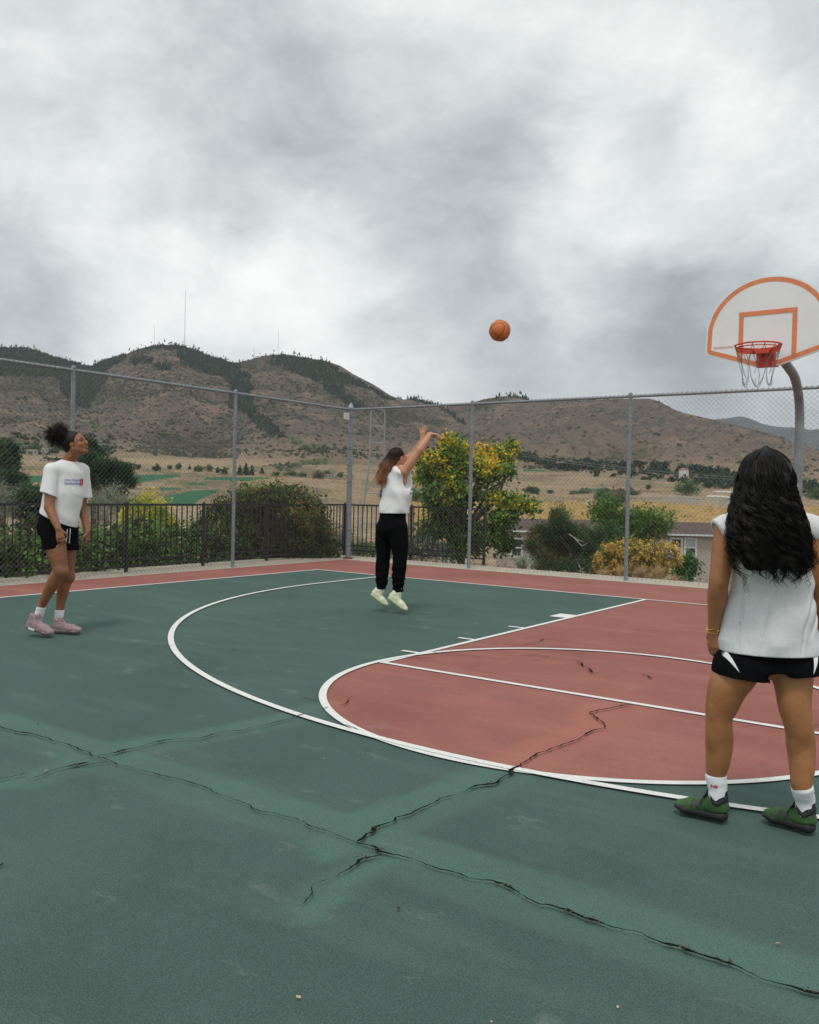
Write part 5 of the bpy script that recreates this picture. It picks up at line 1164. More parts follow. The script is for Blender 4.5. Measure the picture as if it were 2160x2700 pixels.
def strands(curves, r, sides=3):
    """many thin tubes in one array: curves (n, k, 3)"""
    n, k, _ = curves.shape; T = np.gradient(curves, axis=1); T /= np.linalg.norm(T, axis=2)[..., None]+1e-9; up = A([.31, .87, .38]); U = np.cross(T, up); U /= np.linalg.norm(U, axis=2)[..., None]+1e-9; W2 = np.cross(T, U)
    R = r*np.linspace(1, .35, k)[None, :, None]*np.ones((n, 1, 1)); V = []
    for s in range(sides): th = 2*math.pi*s/sides; V.append(curves+(U*math.cos(th)+W2*math.sin(th))*R)
    V = np.stack(V, 2).reshape(-1, 3); I = np.arange(n*k*sides).reshape(n, k, sides); F = []
    for s in range(sides): s2 = (s+1) % sides; F.append(np.stack([I[:, :-1, s].ravel(), I[:, :-1, s2].ravel(), I[:, 1:, s2].ravel(), I[:, 1:, s].ravel()], 1))
    return V, np.concatenate(F)
def shoe(o, base, heel, toe, up, mats, tilt_n=None, high=0., wid=.046, fat=1., laces=True, name='shoe', logo=None, out=None, h=.004, mid=.028):
    """heel, toe: ground ends of the sole; up: away from the sole"""
    heel, toe = A(heel, float), A(toe, float); d = toe-heel; L = np.linalg.norm(d); d /= L; up = A(up, float); up -= d*(up@d); up /= np.linalg.norm(up); l = np.cross(up, d); B = A([d, l, up]); k = L/.275
    zs = 1.22 if fat > 1 else 1.
    P = lambda x, y, z: heel+(A([x*L, y*k, z*k*zs]))@B
    so = Solid(.012); k2 = k*fat; so.slab(P(.10, 0, .024), P(.42, 0, .024), (.040*k2, .032*k), (.036*k2, .030*k), l); so.slab(P(.42, 0, .024), P(.74, 0, .024), (.036*k2, .030*k), (.049*k2, .030*k), l); so.slab(P(.74, 0, .024), P(.90, 0, .030), (.049*k2, .028*k), (.036*k2, .022*k), l)
    cl = ((P(0, 0, 0), -up), (P(.5, 0, mid), up+d*.10))
    so.p = [p[:6]+(cl,)+p[7:] for p in so.p]
    ob = put(o, so.mesh('sole', h), 'sole', [mats[1]], base)
    u = Solid(.022); c2 = ((P(.5, 0, mid-.004), -(up+d*.10)),)
    u.slab(P(.13, 0, .050), P(.30, 0, .052), (.034*k, .040*k), (.036*k, .042*k), l, clip=c2); u.slab(P(.30, 0, .050), P(.62, 0, .038), (.036*k, .046*k), (.044*k, .036*k), l, clip=c2); u.slab(P(.62, 0, .040), P(.86, 0, .030), (.044*k, .036*k), (.036*k, .027*k), l, clip=c2)
    an = 1. if fat <= 1 else 1.24
    u.slab(P(.15, 0, .055), P(.18, 0, .090+high), (.034*k*an, .040*k*an), (.034*k*an, .038*k*an), l, .02, c2+((P(0, 0, .088+high), up+d*.25),))
    u.slab(P(.32, 0, .060), P(.27, 0, .092+high), (.030*k*an, .022*k), (.028*k*an, .018*k), l, .02, c2+((P(0, 0, .102+high), up),))
    ub = put(o, u.mesh('upper', h), name, [mats[0]], base)
    ub.name = name; ob.parent = ub
    cb = Solid(.01); cb.slab(P(.16, 0, .060), P(.185, 0, .092+high), (.036*k*an, .043*k*an), (.0355*k*an, .041*k*an), l, clip=((P(.15, 0, .066), -(up+d*.5)), (P(.1, 0, .094+high), up+d*.25))); put(ub, cb.mesh('collar', h), 'collar', [mats[2]], base)
    if fat > 1:
        mb = MB(); mb.tube([P(.165+.135*math.cos(a), .041*math.sin(a), .088+high+.020*math.cos(2*a)+.012*math.cos(a))-base for a in np.linspace(0, 2*math.pi, 25)[:-1]], .0095, 8, closed=True); mb.build('collar_padding', mats[2], ub, True)
        tg = Solid(.006); tg.slab(P(.40, 0, .088), P(.245, 0, .150+high*.6), (.024, .007), (.026, .006), l); put(ub, tg.mesh('tongue', .0035), 'tongue', [mats[2]], base)
        hb_ = Solid(.006); hb_.slab(P(.045, 0, .045), P(.035, 0, .118+high*.5), (.022, .012), (.014, .007), l); put(ub, hb_.mesh('heel_tab', .0035), 'heel_tab', [mats[2]], base)
    if laces:
        mb = MB()
        for i in range(5):
            x = .34+.065*i; z = .094-.014*i+(.004 if i < 1 else 0); hw = .020
            mb.tube([P(x, -hw, z-.010)-base, P(x+.01, 0, z+.002)-base, P(x, hw, z-.010)-base], .0035, 5)
        for s in (-1, 1): mb.tube([P(.33, 0, .100+high*.6)-base, P(.30, s*.022, .112+high*.6)-base, P(.335, s*.034, .100+high*.5)-base, P(.36, s*.020, .098+high*.5)-base, P(.33, 0, .100+high*.6)-base], .003, 5); mb.tube([P(.33, 0, .100+high*.6)-base, P(.40, s*.030, .092+high*.4)-base, P(.43, s*.045, .070)-base], .003, 5)
        lo_ = mb.build('laces', mats[2] if len(mats) < 4 else mats[3], ub, True); lo_['kind'] = 'stuff'
    return ub, P, B, k
def text_mesh(txt, size, m, bold=0.0):
    cu = bpy.data.curves.new('t', 'FONT'); cu.body = txt; cu.size = size; cu.resolution_u = 3; cu.offset = bold; ob = bpy.data.objects.new('t', cu); COL.objects.link(ob)
    dg = bpy.context.evaluated_depsgraph_get(); dg.update(); me = bpy.data.meshes.new_from_object(ob.evaluated_get(dg)); bpy.data.objects.remove(ob); bpy.data.curves.remove(cu); return me
def wrap(me, name, target, origin, ux, uy, n, parent, m, base, lift=.0025):
    """lay a flat mesh (its x, y) on a garment, projected along -n; positions relative to base"""
    bv = BVHTree.FromPolygons([v.co for v in target.vertices], [p.vertices[:] for p in target.polygons])
    origin = A(origin)-base; gone = []
    for i, v in enumerate(me.vertices):
        p = origin+A(ux)*v.co.x+A(uy)*v.co.y; hit = bv.ray_cast(Vector(p+A(n)*.4), -Vector(n)); v.co = (hit[0]+Vector(n)*lift) if hit[0] is not None else Vector(p)
        if hit[0] is None: gone.append(i)
    import bmesh as _b
    bm = _b.new(); bm.from_mesh(me); bm.verts.ensure_lookup_table(); _b.ops.delete(bm, geom=[bm.verts[i] for i in gone], context='VERTS'); bm.to_mesh(me); bm.free()
    return link(name, me, parent, [m])
def flat_mesh(polys):
    mb = MB()
    for q in polys:
        if len(q) == 4:
            q = A(q); n = 5; G = [[(q[0]*(1-a)+q[1]*a)*(1-b)+(q[3]*(1-a)+q[2]*a)*b for a in np.linspace(0, 1, n)] for b in np.linspace(0, 1, n)]
            mb.add([(p[0], p[1], 0) for r in G for p in r], [(i*n+j, i*n+j+1, (i+1)*n+j+1, (i+1)*n+j) for i in range(n-1) for j in range(n-1)])
        else: mb.add([(x, y, 0) for x, y in q], [tuple(range(len(q)))])
    return mb.mesh('print')
# ------------------------------------------------------------------ people
Z = A([0, 0, 1.])
def b_hair(t, b, co): b.inputs['Roughness'].default_value = .55; b.inputs['Specular IOR Level'].default_value = .22; return t.attr('col')
m_hair = material('hair', build=b_hair)
def hair_obj(nm, parts, parent, base):
    V = []; F3 = []; C = []; b = 0
    for v, f, c in parts: V.append(v-base); F3.append(f+b); C.append(np.broadcast_to(A(c), (len(v), 3)) if np.ndim(c) == 1 else c); b += len(v)
    return link(nm, arr_mesh(nm, np.concatenate(V), np.concatenate(F3), np.concatenate(C), True), parent, [m_hair])
def me_arrays(me):
    v = np.empty(len(me.vertices)*3, np.float32); me.vertices.foreach_get('co', v); f = np.empty(len(me.polygons)*4, np.int32); me.polygons.foreach_get('vertices', f); return v.reshape(-1, 3).astype(float), f.reshape(-1, 4)
def leg(S, pts, rs): S.chain(pts, rs, .03)
def ribs(me, axis, amp=.0012, n=420):
    return me
def sock(o, base, a, b, c, r0, r1, more=()):
    pts = [A(a, float)]+[A(q, float) for q in more]+[A(b, float), A(c, float)]; n = len(pts); s = Solid(.01); s.chain(pts, [r0]+[r0*.96+(r1-r0*.96)*(i+1)/(n-1) for i in range(n-1)], .012); d = pts[0]-pts[1]; d /= np.linalg.norm(d)
    s.p[0] = s.p[0][:6]+(((pts[0], d),),)+s.p[0][7:]
    return put(o, s.mesh('sock', .0035, fold=lambda P: .0016*vnoise(P*A([.4, .4, 1.5]), 40, 3)), 'sock', [m_sock], base)

# ---- left player: standing, looking up at the ball
def left_player():
    w0 = 8.116; Q = lambda x, y, d=0.: at(x, y, w0+d)
    base = ground(120, 1680); o = empty('person', tuple(base)); tag(o, 'woman with curly puff ponytail, white t-shirt, black shorts and mauve shoes, looking up', 'person')
    ph = math.radians(34); U_ = SR*math.cos(ph)+SF*math.sin(ph); N_ = SR*math.sin(ph)-SF*math.cos(ph)
    f = SR*.985-SF*.17; f = f*math.cos(math.radians(20))+Z*math.sin(math.radians(20)); B = basis(f); hc = Q(201, 1171, -.02)
    S = Solid(.025); P = head(S, hc, B, 1.0, Q(180, 1216, .0), .052)
    shr, shl = Q(136, 1240, -.13), Q(217, 1240, .10); hipr, hipl = Q(140, 1400, -.07), Q(172, 1400, .07)
    S.slab(Q(176, 1246), Q(163, 1330), (.165, .10), (.135, .10), U_); S.slab(Q(163, 1330), Q(154, 1392), (.135, .10), (.16, .115), U_)
    S.cone(Q(180, 1222), shr, .045, .046); S.cone(Q(180, 1222), shl, .045, .046)
    er, wr = Q(130, 1338, -.20), Q(154, 1394, -.27); el, wl = Q(217, 1338, .14), Q(231, 1400, .07)
    S.chain([shr, shr*.45+er*.55, er], [.048, .045, .040], .02); S.chain([er, er*.65+wr*.35, wr], [.041, .040, .026], .02)
    S.chain([shl, shl*.45+el*.55, el], [.046, .044, .039], .02); S.chain([el, el*.65+wl*.35, wl], [.040, .038, .025], .02)
    hand(S, wr, SR*.30-Z*.93-SF*.15, -SF*.75+SR*.30, SR*.9, .30, .98, .07); hand(S, wl, -Z*.97+SR*.05, -N_*.0-SF*.1+SR*.9, -SF, .50, .98, .12)
    kr, ar = Q(161, 1505, -.12), Q(110, 1597, -.02); kl, al = Q(178, 1520, .10), Q(158, 1606, .10)
    S.chain([hipr, hipr*.5+kr*.5+SF*-.01, kr], [.100, .088, .061], .03); S.chain([kr, kr*.70+ar*.30-SR*.010, ar], [.058, .059, .034], .03); S.ell(kr+SR*.014, (.046, .046, .052), None, .02)
    S.chain([hipl, hipl*.5+kl*.5, kl], [.098, .084, .058], .03); S.chain([kl, kl*.70+al*.30-SR*.012, al], [.056, .057, .034], .03); S.ell(kl+SR*.010, (.050, .050, .056), None, .03)
    S.cone(ar, Q(98, 1632, .02), .034, .034); S.cone(al, Q(156, 1640, .10), .034, .034)
    put(o, S.mesh('body', .0046), 'body', [sk_l], base)
    face_parts(o, P, B, base, 1., material('lips brown', (.24, .075, .055), .4), material('brow', (.02, .012, .008), .8))
    # t-shirt
    T = Solid(.022); dn = (-SR*.40-Z*.9); hem = ((Q(152, 1369), dn),)
    T.slab(Q(177, 1248), Q(169, 1300), (.158, .112), (.176, .128), U_); T.slab(Q(169, 1300), Q(152, 1385), (.176, .128), (.178, .146), U_, clip=hem)
    T.cone(Q(180, 1228), shr, .060, .060, .04); T.cone(Q(180, 1228), shl, .060, .058, .04)
    for s_, e_, en, r0, r1 in ((shr, er, Q(127, 1304, -.17), .066, .076), (shl, el, Q(224, 1309, .14), .062, .068)):
        d = en-s_; d /= np.linalg.norm(d); T.cone(s_, en+d*.04, r0, r1, .025, ((en, d+SR*-.25),))
    T.ell(Q(182, 1207, -.005), (.062, .062, .052), None, .008, (), True)
    fo = folds(.0058, 6, 2, (1, 1, .5), hem); fo2 = lambda P: fo(P)+.0065*np.sin((P@(SR*.75+Z*1.0))*36+vnoise(P, 5, 4)*3)*np.clip((1.28-P[:, 2])*2.4, 0, 1)*hemfade(P, hem)
    me = T.mesh('shirt', .0052, .015, fo2); sh = put(o, me, 'shirt', [m_shirt], base)
    m_b = material('blue print', (.055, .12, .42), .8); m_r = material('red print', (.62, .03, .04), .8)
    for txt, px, py, wd in (('new balance', 174, 1268.2, .170), ('basketball', 173.5, 1277.6, .150)):
        tm = text_mesh(txt, .03, None, .0001); xs = [v.co.x for v in tm.vertices]; k = wd/(max(xs)-min(xs)); tm.transform(Matrix.Diagonal((k, k*1.0, 1, 1))); wrap(tm, 'lettering', me, Q(px, py, -.16), U_, Z, N_, sh, m_b, base)
    pol = []
    for i in range(5): y = i*.0135; pol.append([(0, y), (.028, y), (.030, y+.007), (.002, y+.007)])
    pol.append([(.026, 0), (.036, 0), (.040, .061), (.030, .061)]); wrap(flat_mesh(pol), 'chest_logo', me, Q(216.5, 1280, -.10), U_, Z, N_, sh, m_r, base, .004)
    # shorts
    H = Solid(.03); H.slab(Q(156, 1345), Q(152, 1395), (.158, .120), (.180, .135), U_)
    H.slab(hipr+SR*.01, Q(143, 1465, -.09), (.108, .112), (.108, .118), U_, clip=((Q(146, 1446, -.09), -Z+SR*.12),)); H.slab(hipl+SR*.01, Q(187, 1465, .07), (.092, .108), (.080, .108), U_, clip=((Q(184, 1449, .07), -Z-SR*.0),))
    hm = H.mesh('shorts', .0052, .012, folds(.0045, 9, 5, (1, 1, .4), ((Q(146, 1446, -.09), -Z+SR*.12),))); hs = put(o, hm, 'shorts', [m_blk], base)
    strp = lambda x0, y0, x1, y1, hw: [(x0-hw, y0), (x0+hw, y0), (x1+hw, y1), (x1-hw, y1)]
    def strips_(lst):
        pol = []
        for x0, y0, x1, y1, hw in lst:
            for i in range(8): a, b = i/8, (i+1)/8; pol.append(strp(x0+(x1-x0)*a, y0+(y1-y0)*a, x0+(x1-x0)*b, y0+(y1-y0)*b, hw))
        return flat_mesh(pol)
    NV = -SF*.8+SR*.6
    wrap(strips_([(0, 0, -.005, -.122, .004), (.030, .006, .030, -.132, .004)]), 'piping', hm, Q(183, 1396, -.13), np.cross(Z, -NV)*-1 if False else SR*.8+SF*.6, Z, NV, hs, m_stripe, base, .003)
    # hair: pulled back cap and a puff of curls
    hp = []
    C_ = Solid(.03); C_.ell(P(-.026, 0, .038), (.104, .087, .092), B, clip=((P(.052, 0, .062), B[0]*.75-B[2]*.45),)); C_.ell(P(-.075, 0, .0), (.052, .062, .07), B); C_.cone(P(-.075, 0, .075), Q(168, 1158, -.02), .052, .050)
    pc = Q(153, 1145, -.02); C_.ell(pc, (.078, .075, .068), None, .03)
    v, fq = me_arrays(C_.mesh('h', .006, fold=folds(.004, 40, 4))); hp.append((v, fq, (.014, .010, .009)))
    g = np.random.default_rng(4); n, k = 620, 16; d = g.normal(size=(n, 3)); d /= np.linalg.norm(d, axis=1)[:, None]; r0 = pc+d*A([.05, .05, .045]); tt = np.linspace(0, 1, k)[None, :, None]; e1 = np.cross(d, g.normal(size=(n, 3))); e1 /= np.linalg.norm(e1, axis=1)[:, None]; e2 = np.cross(d, e1); L = (.045+.050*g.random(n))[:, None, None]; ph_ = g.random((n, 1, 1))*6
    cur = r0[:, None]+d[:, None]*tt*L-Z*tt**2*.012+.0085*(e1[:, None]*np.cos(tt*15+ph_)+e2[:, None]*np.sin(tt*15+ph_)); vv, ff = strands(cur, .0030); hp.append((vv, ff, (.018, .012, .010)))
    n = 160; hd = g.normal(size=(n, 3)); hd /= np.linalg.norm(hd, axis=1)[:, None]; hd = hd[(hd@B[0] < .35) & (hd@B[2] > -.2)]; n = len(hd); r0 = P(-.028, 0, .040)+(hd@B.T*A([.098, .083, .086]))@B; cur = r0[:, None]+hd[:, None]*tt*.012+(pc-r0)[:, None]*tt*.35+.003*np.cos(tt*20+g.random((n, 1, 1))*6)*Z; vv, ff = strands(cur, .0022); hp.append((vv, ff, (.016, .011, .009)))
    hair_obj('hair', hp, o, base)
    mb = MB(); mb.lathe([(.001, -.006), (.006, 0), (.001, .006)], 8, P(-.0, -.083, -.042)-base); mb.build('earring', m_gold, o, True)
    # socks and shoes
    sock(o, base, Q(111, 1597, -.02), Q(101, 1628, .01), Q(98, 1643, .02), .041, .037); sock(o, base, Q(158, 1607, .10), Q(155, 1638, .10), Q(156, 1648, .10), .041, .037)
    mv = material('mauve knit', (.30, .205, .225), .8, var=.18, vscale=50, bump=.4, bscale=260, bdist=.001); ms = material('mauve rubber', (.27, .18, .20), .6)
    toe = ground(141, 1681); wt = (toe-CAM)@FW; heel = at(71, 1656, wt+.10); toe[2] = .004
    ub, P_, B_, k_ = shoe(o, base, heel, toe, Z*.9+SR*.2, [mv, ms, mv, mv], high=.032)
    mb = MB(); mb.box(P_(.30, -.044, .016)-base, (.07, .006, .014), (B_[0], B_[1], B_[2])); mb.build('sole_insert', m_stripe, ub)
    heel = ground(139, 1668.5); toe = ground(219, 1671.5); heel[2] = toe[2] = .003; shoe(o, base, heel, toe, Z, [mv, ms, mv, mv], high=.032)
    return o
left_player()

# ---- shooter: in the air, arms out in follow-through
def shooter():
    w0 = 10.0; Q = lambda x, y, d=0.: at(x, y, w0+d)
    base = ground(1050, 1617); o = empty('person', tuple(base)); tag(o, 'brown haired woman in black joggers jumping with both arms raised', 'person')
    N_ = SR*.80+SF*.60; U_ = -SR*.60+SF*.80
    f = SR*.86+SF*.48+Z*.12; B = basis(f); hc = Q(1051, 1207, 0)
    S = Solid(.025); P = head(S, hc, B, .97, Q(1041, 1236, 0), .050)
    shr, shl = Q(1066, 1244, -.15), Q(1028, 1240, .13)
    S.slab(Q(1046, 1254), Q(1042, 1320), (.165, .105), (.13, .095), U_); S.slab(Q(1042, 1320), Q(1036, 1380), (.13, .095), (.165, .11), U_); S.cone(Q(1042, 1238), shr, .05, .055); S.cone(Q(1042, 1238), shl, .05, .055)
    er, wr = Q(1107, 1186, -.17), Q(1135, 1145, -.10); el, wl = Q(1090, 1200, .10), Q(1114, 1160, .0)
    S.chain([shr, shr*.5+er*.5, er], [.056, .052, .042], .02); S.chain([er, er*.65+wr*.35, wr], [.046, .045, .028], .02)
    S.chain([shl, shl*.5+el*.5, el], [.058, .050, .042], .02); S.chain([el, el*.65+wl*.35, wl], [.042, .039, .026], .02)
    hand(S, wr, SR*.98-Z*.05-SF*.1, Z*.95+SR*.1, SF*.8, .62, 1.0, .10, [.85, 1.0, 1.05, .9]); hand(S, wl, Z*.97+SR*.02, -SR*.6-SF*.75, SR*.8, .10, 1.0, .20, [.10, .16, .12, .06])
    put(o, S.mesh('body', .0052), 'body', [sk_s], base)
    face_parts(o, P, B, base, .97, material('lips pink', (.50, .18, .15), .4), material('brow', (.02, .012, .008), .8))
    # sleeveless shirt
    T = Solid(.025); cl = ((Q(1036, 1353), -Z+SR*.02),)
    T.slab(Q(1050, 1256), Q(1047, 1300), (.188, .132), (.196, .150), U_); T.slab(Q(1047, 1300), Q(1036, 1372), (.196, .150), (.190, .165), U_, clip=cl)
    T.cone(Q(1042, 1240), shr-SR*.02, .052, .052, clip=((shr+SR*.0, SR*.75-SF*.5+Z*.2),)); T.cone(Q(1042, 1240), shl, .052, .052)
    T.ell(shr+SR*.045-Z*.06, (.060, .075, .135), basis(SR), .02, (), True); T.ell(Q(1046, 1222, 0), (.055, .055, .045), None, .01, (), True)
    fo = folds(.0072, 7, 6, (1, 1, .6), cl); me = T.mesh('shirt', .0056, .016, lambda P: fo(P)+.006*np.sin((P@(SR*1.+Z*.6))*30+vnoise(P, 5, 2)*4)*hemfade(P, cl)); sh = put(o, me, 'shirt', [m_shirt], base)
    m_b = material('blue print', (.055, .12, .42), .8); pol = []
    for i in range(4): y = -i*.036; pol += [[(x, y), (x+.03, y), (x+.03, y+.014), (x, y+.014)] for x in (.0, .03, .06)]
    tm = text_mesh('new balance', .04, None, .0012); wrap(tm, 'lettering', me, Q(1068, 1292, -.12), -U_, Z, N_, sh, m_b, base, .004); tm = text_mesh('basketball', .04, None, .0012); wrap(tm, 'lettering', me, Q(1068, 1303, -.12), -U_, Z, N_, sh, m_b, base, .004)
    # joggers
    H = Solid(.03); H.slab(Q(1037, 1346), Q(1034, 1392), (.165, .130), (.185, .150), U_)
    kr, ar = Q(1055, 1466, -.10), Q(1050, 1552, -.07); kl, al = Q(1011, 1464, .08), Q(1006, 1544, .08)
    hr, hl_ = Q(1051, 1392, -.09), Q(1016, 1392, .08)
    H.chain([hr, hr*.5+kr*.5, kr, kr*.5+ar*.5, ar], [.110, .100, .084, .078, .060], .03); H.chain([hl_, hl_*.5+kl*.5, kl, kl*.5+al*.5, al], [.108, .098, .084, .080, .060], .03)
    fo3 = folds(.010, 12, 7, (1, 1, .5)); hm = H.mesh('joggers', .0058, 0, lambda P: fo3(P)+.006*np.sin(P[:, 2]*70+vnoise(P, 9, 1)*5)*np.clip((.62-P[:, 2])*3, 0, 1)); put(o, hm, 'joggers', [m_blk], base)
    for a in (ar, al): c = Solid(.01); c.cone(a-Z*.005, a-Z*.045, .052, .048, clip=((a-Z*.04, -Z),)); put(o, c.mesh('cuff', .005), 'cuff', [m_blk], base)
    g = np.random.default_rng(9); hp = []; H2 = Solid(.03)
    H2.ell(P(-.030, 0, .035), (.097, .084, .090), B, clip=((P(.055, 0, .06), B[0]*.8-B[2]*.35),)); H2.cone(Q(1040, 1203, .0), Q(1020, 1232, -.02), .085, .080); H2.cone(Q(1020, 1232, -.02), Q(1006, 1262, -.03), .080, .050); v, fq = me_arrays(H2.mesh('h', .006, fold=folds(.006, 26, 4)))
    def colr(P_): s = np.clip((hc[2]+.02-P_[:, 2])/.26, 0, 1)[:, None]; return A([.022, .012, .009])*(1-s)+A([.34, .145, .065])*s
    hp.append((v, fq, colr(v)*.8)); n, k = 900, 18; tt = np.linspace(0, 1, k)[None, :, None]
    d = g.normal(size=(n, 3)); d /= np.linalg.norm(d, axis=1)[:, None]; d = d[(d@B[0] < .25)]; n = len(d); r0 = P(-.030, 0, .035)+(d@B.T*A([.097, .084, .090]))@B
    px_ = g.normal(size=(n, 2)); end = A([Q(1004+7*a, 1268+9*b, c*.05-.03) for (a, b), c in zip(px_, g.normal(size=n))]); mid = A([Q(1024+9*a, 1228+6*b, c*.05-.01) for (a, b), c in zip(px_, g.normal(size=n))])
    cur = r0[:, None]*(1-tt)**2+2*mid[:, None]*tt*(1-tt)+end[:, None]*tt**2+.006*np.sin(tt*9+g.random((n, 1, 1))*6)*SR*tt+.006*np.cos(tt*8+g.random((n, 1, 1))*6)*SF*tt
    vv, ff = strands(cur, .0030); hp.append((vv, ff, colr(vv)*(.6+.9*np.repeat(g.random(n), k*3))[:, None])); hair_obj('hair', hp, o, base)
    mb = MB()
    for i in range(4): z = .045+.018*i; mb.tube([P(.052-.006*i, -.064+.011*i, z)-base, P(.0, -.080+.010*i, z+.012)-base, P(-.06, -.070+.008*i, z+.0)-base], [.006, .0075, .006], 6)
    mb.build('braids', material('dark braids', (.012, .009, .008), .6), o, True)['kind'] = 'stuff'
    pw = material('pale lime knit', (.66, .70, .50), .8, var=.06, vscale=40, bump=.4, bscale=240, bdist=.001); ps = material('pale lime rubber', (.50, .58, .33), .6)
    up = SR*.60+Z*.80
    for hx, hy, tx_, ty_, dz, a in ((1021, 1580, 1072, 1617.5, -.07, ar), (976, 1571, 1021, 1604, .08, al)):
        hh, t_ = Q(hx, hy, dz), Q(tx_, ty_, dz-.06); shoe(o, base, hh, t_, up, [pw, ps, pw, pw], high=.012, fat=1.06); sock(o, base, a-Z*.03, a-Z*.06-SR*.01, hh+up*.07+SR*.06, .040, .037)
    return o
shooter()

# ---- right player: seen from behind, close to the camera
def right_player():
    w0 = 3.66; Q = lambda x, y, d=0.: at(x, y, w0+d)
    base = ground(2010, 2170); o = empty('person', tuple(base)); tag(o, 'woman seen from behind with long black curly hair, black shorts and green shoes', 'person')
    U_ = SR; B = basis(SF*.97-SR*.10+Z*.10); hc = Q(2020, 1272, .03)
    S = Solid(.025); P = head(S, hc, B, .97, Q(2024, 1352, .0), .052)
    shl, shr = Q(1918, 1393, -.01), Q(2132, 1393, -.01)
    S.slab(Q(2025, 1400, .02), Q(2027, 1560, .02), (.160, .10), (.125, .095), U_); S.slab(Q(2027, 1560, .02), Q(2025, 1720, .02), (.125, .095), (.165, .115), U_); S.cone(Q(2024, 1362), shl, .048, .048); S.cone(Q(2024, 1362), shr, .048, .048)
    el, wl = Q(1896, 1533, -.02), Q(1883, 1656, .06); er, wr = Q(2162, 1535, -.02), Q(2172, 1656, .06)
    for s_, e_, w_, sg in ((shl, el, wl, -1), (shr, er, wr, 1)):
        S.chain([s_, s_*.5+e_*.5, e_, e_*.66+w_*.34, e_*.3+w_*.7, w_], [.052, .046, .039, .039, .030, .024], .02); S.ell(e_-SF*.018, (.024, .022, .026), None, .012)
        hand(S, w_, -Z*.98+SR*sg*-.03+SF*.10, SR*sg*.9-SF*.35, SF*.9+SR*-sg*.1, .38, .93, .06)
    al, ar = Q(1888, 2046, .07), Q(2114, 2076, -.06); FT = []
    for (hx, hy), (tx_, ty_) in (((1917, 2170), (1775, 2136)), ((2147, 2201), (2008, 2160))):
        hh, t_ = ground(hx, hy), ground(tx_, ty_); hh[2] = t_[2] = .003; d_ = t_-hh; FT.append((hh, t_, hh+d_*.19+Z*.135, hh+d_*.185+Z*.055))
    S.chain([Q(1962, 1740, .02), Q(1945, 1772, .02), Q(1922, 1806, .02), Q(1904, 1858, .03), Q(1896, 1888, .03), Q(1896, 1920, .035), Q(1897, 1952, .05), Q(1894, 2000, .06), al, FT[0][2]], [.080, .084, .0785, .0655, .0530, .0525, .0555, .0495, .0390, .030], .02)
    S.chain([Q(2086, 1745, .0), Q(2088, 1775, -.01), Q(2092, 1806, -.02), Q(2095, 1858, -.04), Q(2102, 1895, -.05), Q(2108, 1928, -.05), Q(2112, 1965, -.035), Q(2115, 2022, -.05), ar, FT[1][2]], [.080, .082, .0735, .0640, .0570, .0535, .0555, .0485, .0390, .030], .02)
    for x, y, d in ((1896, 1935, .05), (2112, 1948, -.035)):
        for sx in (-1, 1): S.ell(Q(x+sx*11, y-4*sx, d-.016), (.032, .036, .075), None, .012)
    for x, y, d in ((1897, 1886, .03), (2103, 1893, -.05)):       # hollow of the knee between the tendons
        for sx in (-1, 1): S.cone(Q(x+sx*17, y-22, d-.028), Q(x+sx*15, y+8, d-.030), .010, .008, .012)
    put(o, S.mesh('body', .0042), 'body', [sk_r], base)
    face_parts(o, P, B, base, .97, material('lips brown', (.24, .075, .055), .4), material('brow', (.02, .012, .008), .8))
    # boxy top with cut-off sleeves
    T = Solid(.025); zb = Q(2022, 1736, -.15); cl = ((zb, -Z),)
    T.slab(Q(2026, 1405, .02), Q(2030, 1520, .02), (.163, .120), (.160, .128), U_); T.slab(Q(2030, 1520, .02), Q(2030, 1620, .02), (.160, .128), (.182, .140), U_); T.slab(Q(2030, 1620, .02), Q(2032, 1770, .02), (.182, .142), (.226, .170), U_, clip=cl)
    T.cone(Q(2024, 1364), shl, .054, .058); T.cone(Q(2024, 1364), shr, .054, .058)
    for s_, sg in ((shl, -1), (shr, 1)): T.slab(s_-Z*.012-SR*sg*.02, s_+SR*sg*.068-Z*.030, (.060, .054), (.060, .056), Z+SR*.3*sg, .03, ((s_+SR*sg*.038, SR*sg*.84-Z*.50),))
    T.ell(Q(2024, 1330, .01), (.070, .065, .050), None, .01, (), True)
    fo = folds(.0125, 7.5, 8, (1, 1, .45), cl); me = T.mesh('shirt', .0048, .015, lambda P: fo(P)+.0065*np.sin((P@(SR*1.0-Z*.35))*30+vnoise(P, 3.4, 6)*4)*np.clip((1.30-P[:, 2])*3, 0, 1)*hemfade(P, cl)); put(o, me, 'shirt', [m_shirt2], base)
    # shorts
    H = Solid(.03); H.slab(Q(2027, 1690, .02), Q(2026, 1745, .02), (.155, .120), (.200, .138), U_, clip=((Q(2041, 1776, -.1), -Z),))
    H.slab(Q(1961, 1768, .02), Q(1961, 1826, .02), (.128, .132), (.135, .138), U_, clip=((Q(1957, 1796, -.12), -Z-SR*.10),)); H.slab(Q(2102, 1768, .0), Q(2116, 1826, .0), (.120, .134), (.122, .140), U_, clip=((Q(2105, 1788, -.12), -Z+SR*.10),))
    hm = H.mesh('shorts', .0045, .012, folds(.005, 8, 9, (1, 1, .4), ((Q(2041, 1778, -.1), -Z),))); hs = put(o, hm, 'shorts', [m_blk], base)
    NV = -SF
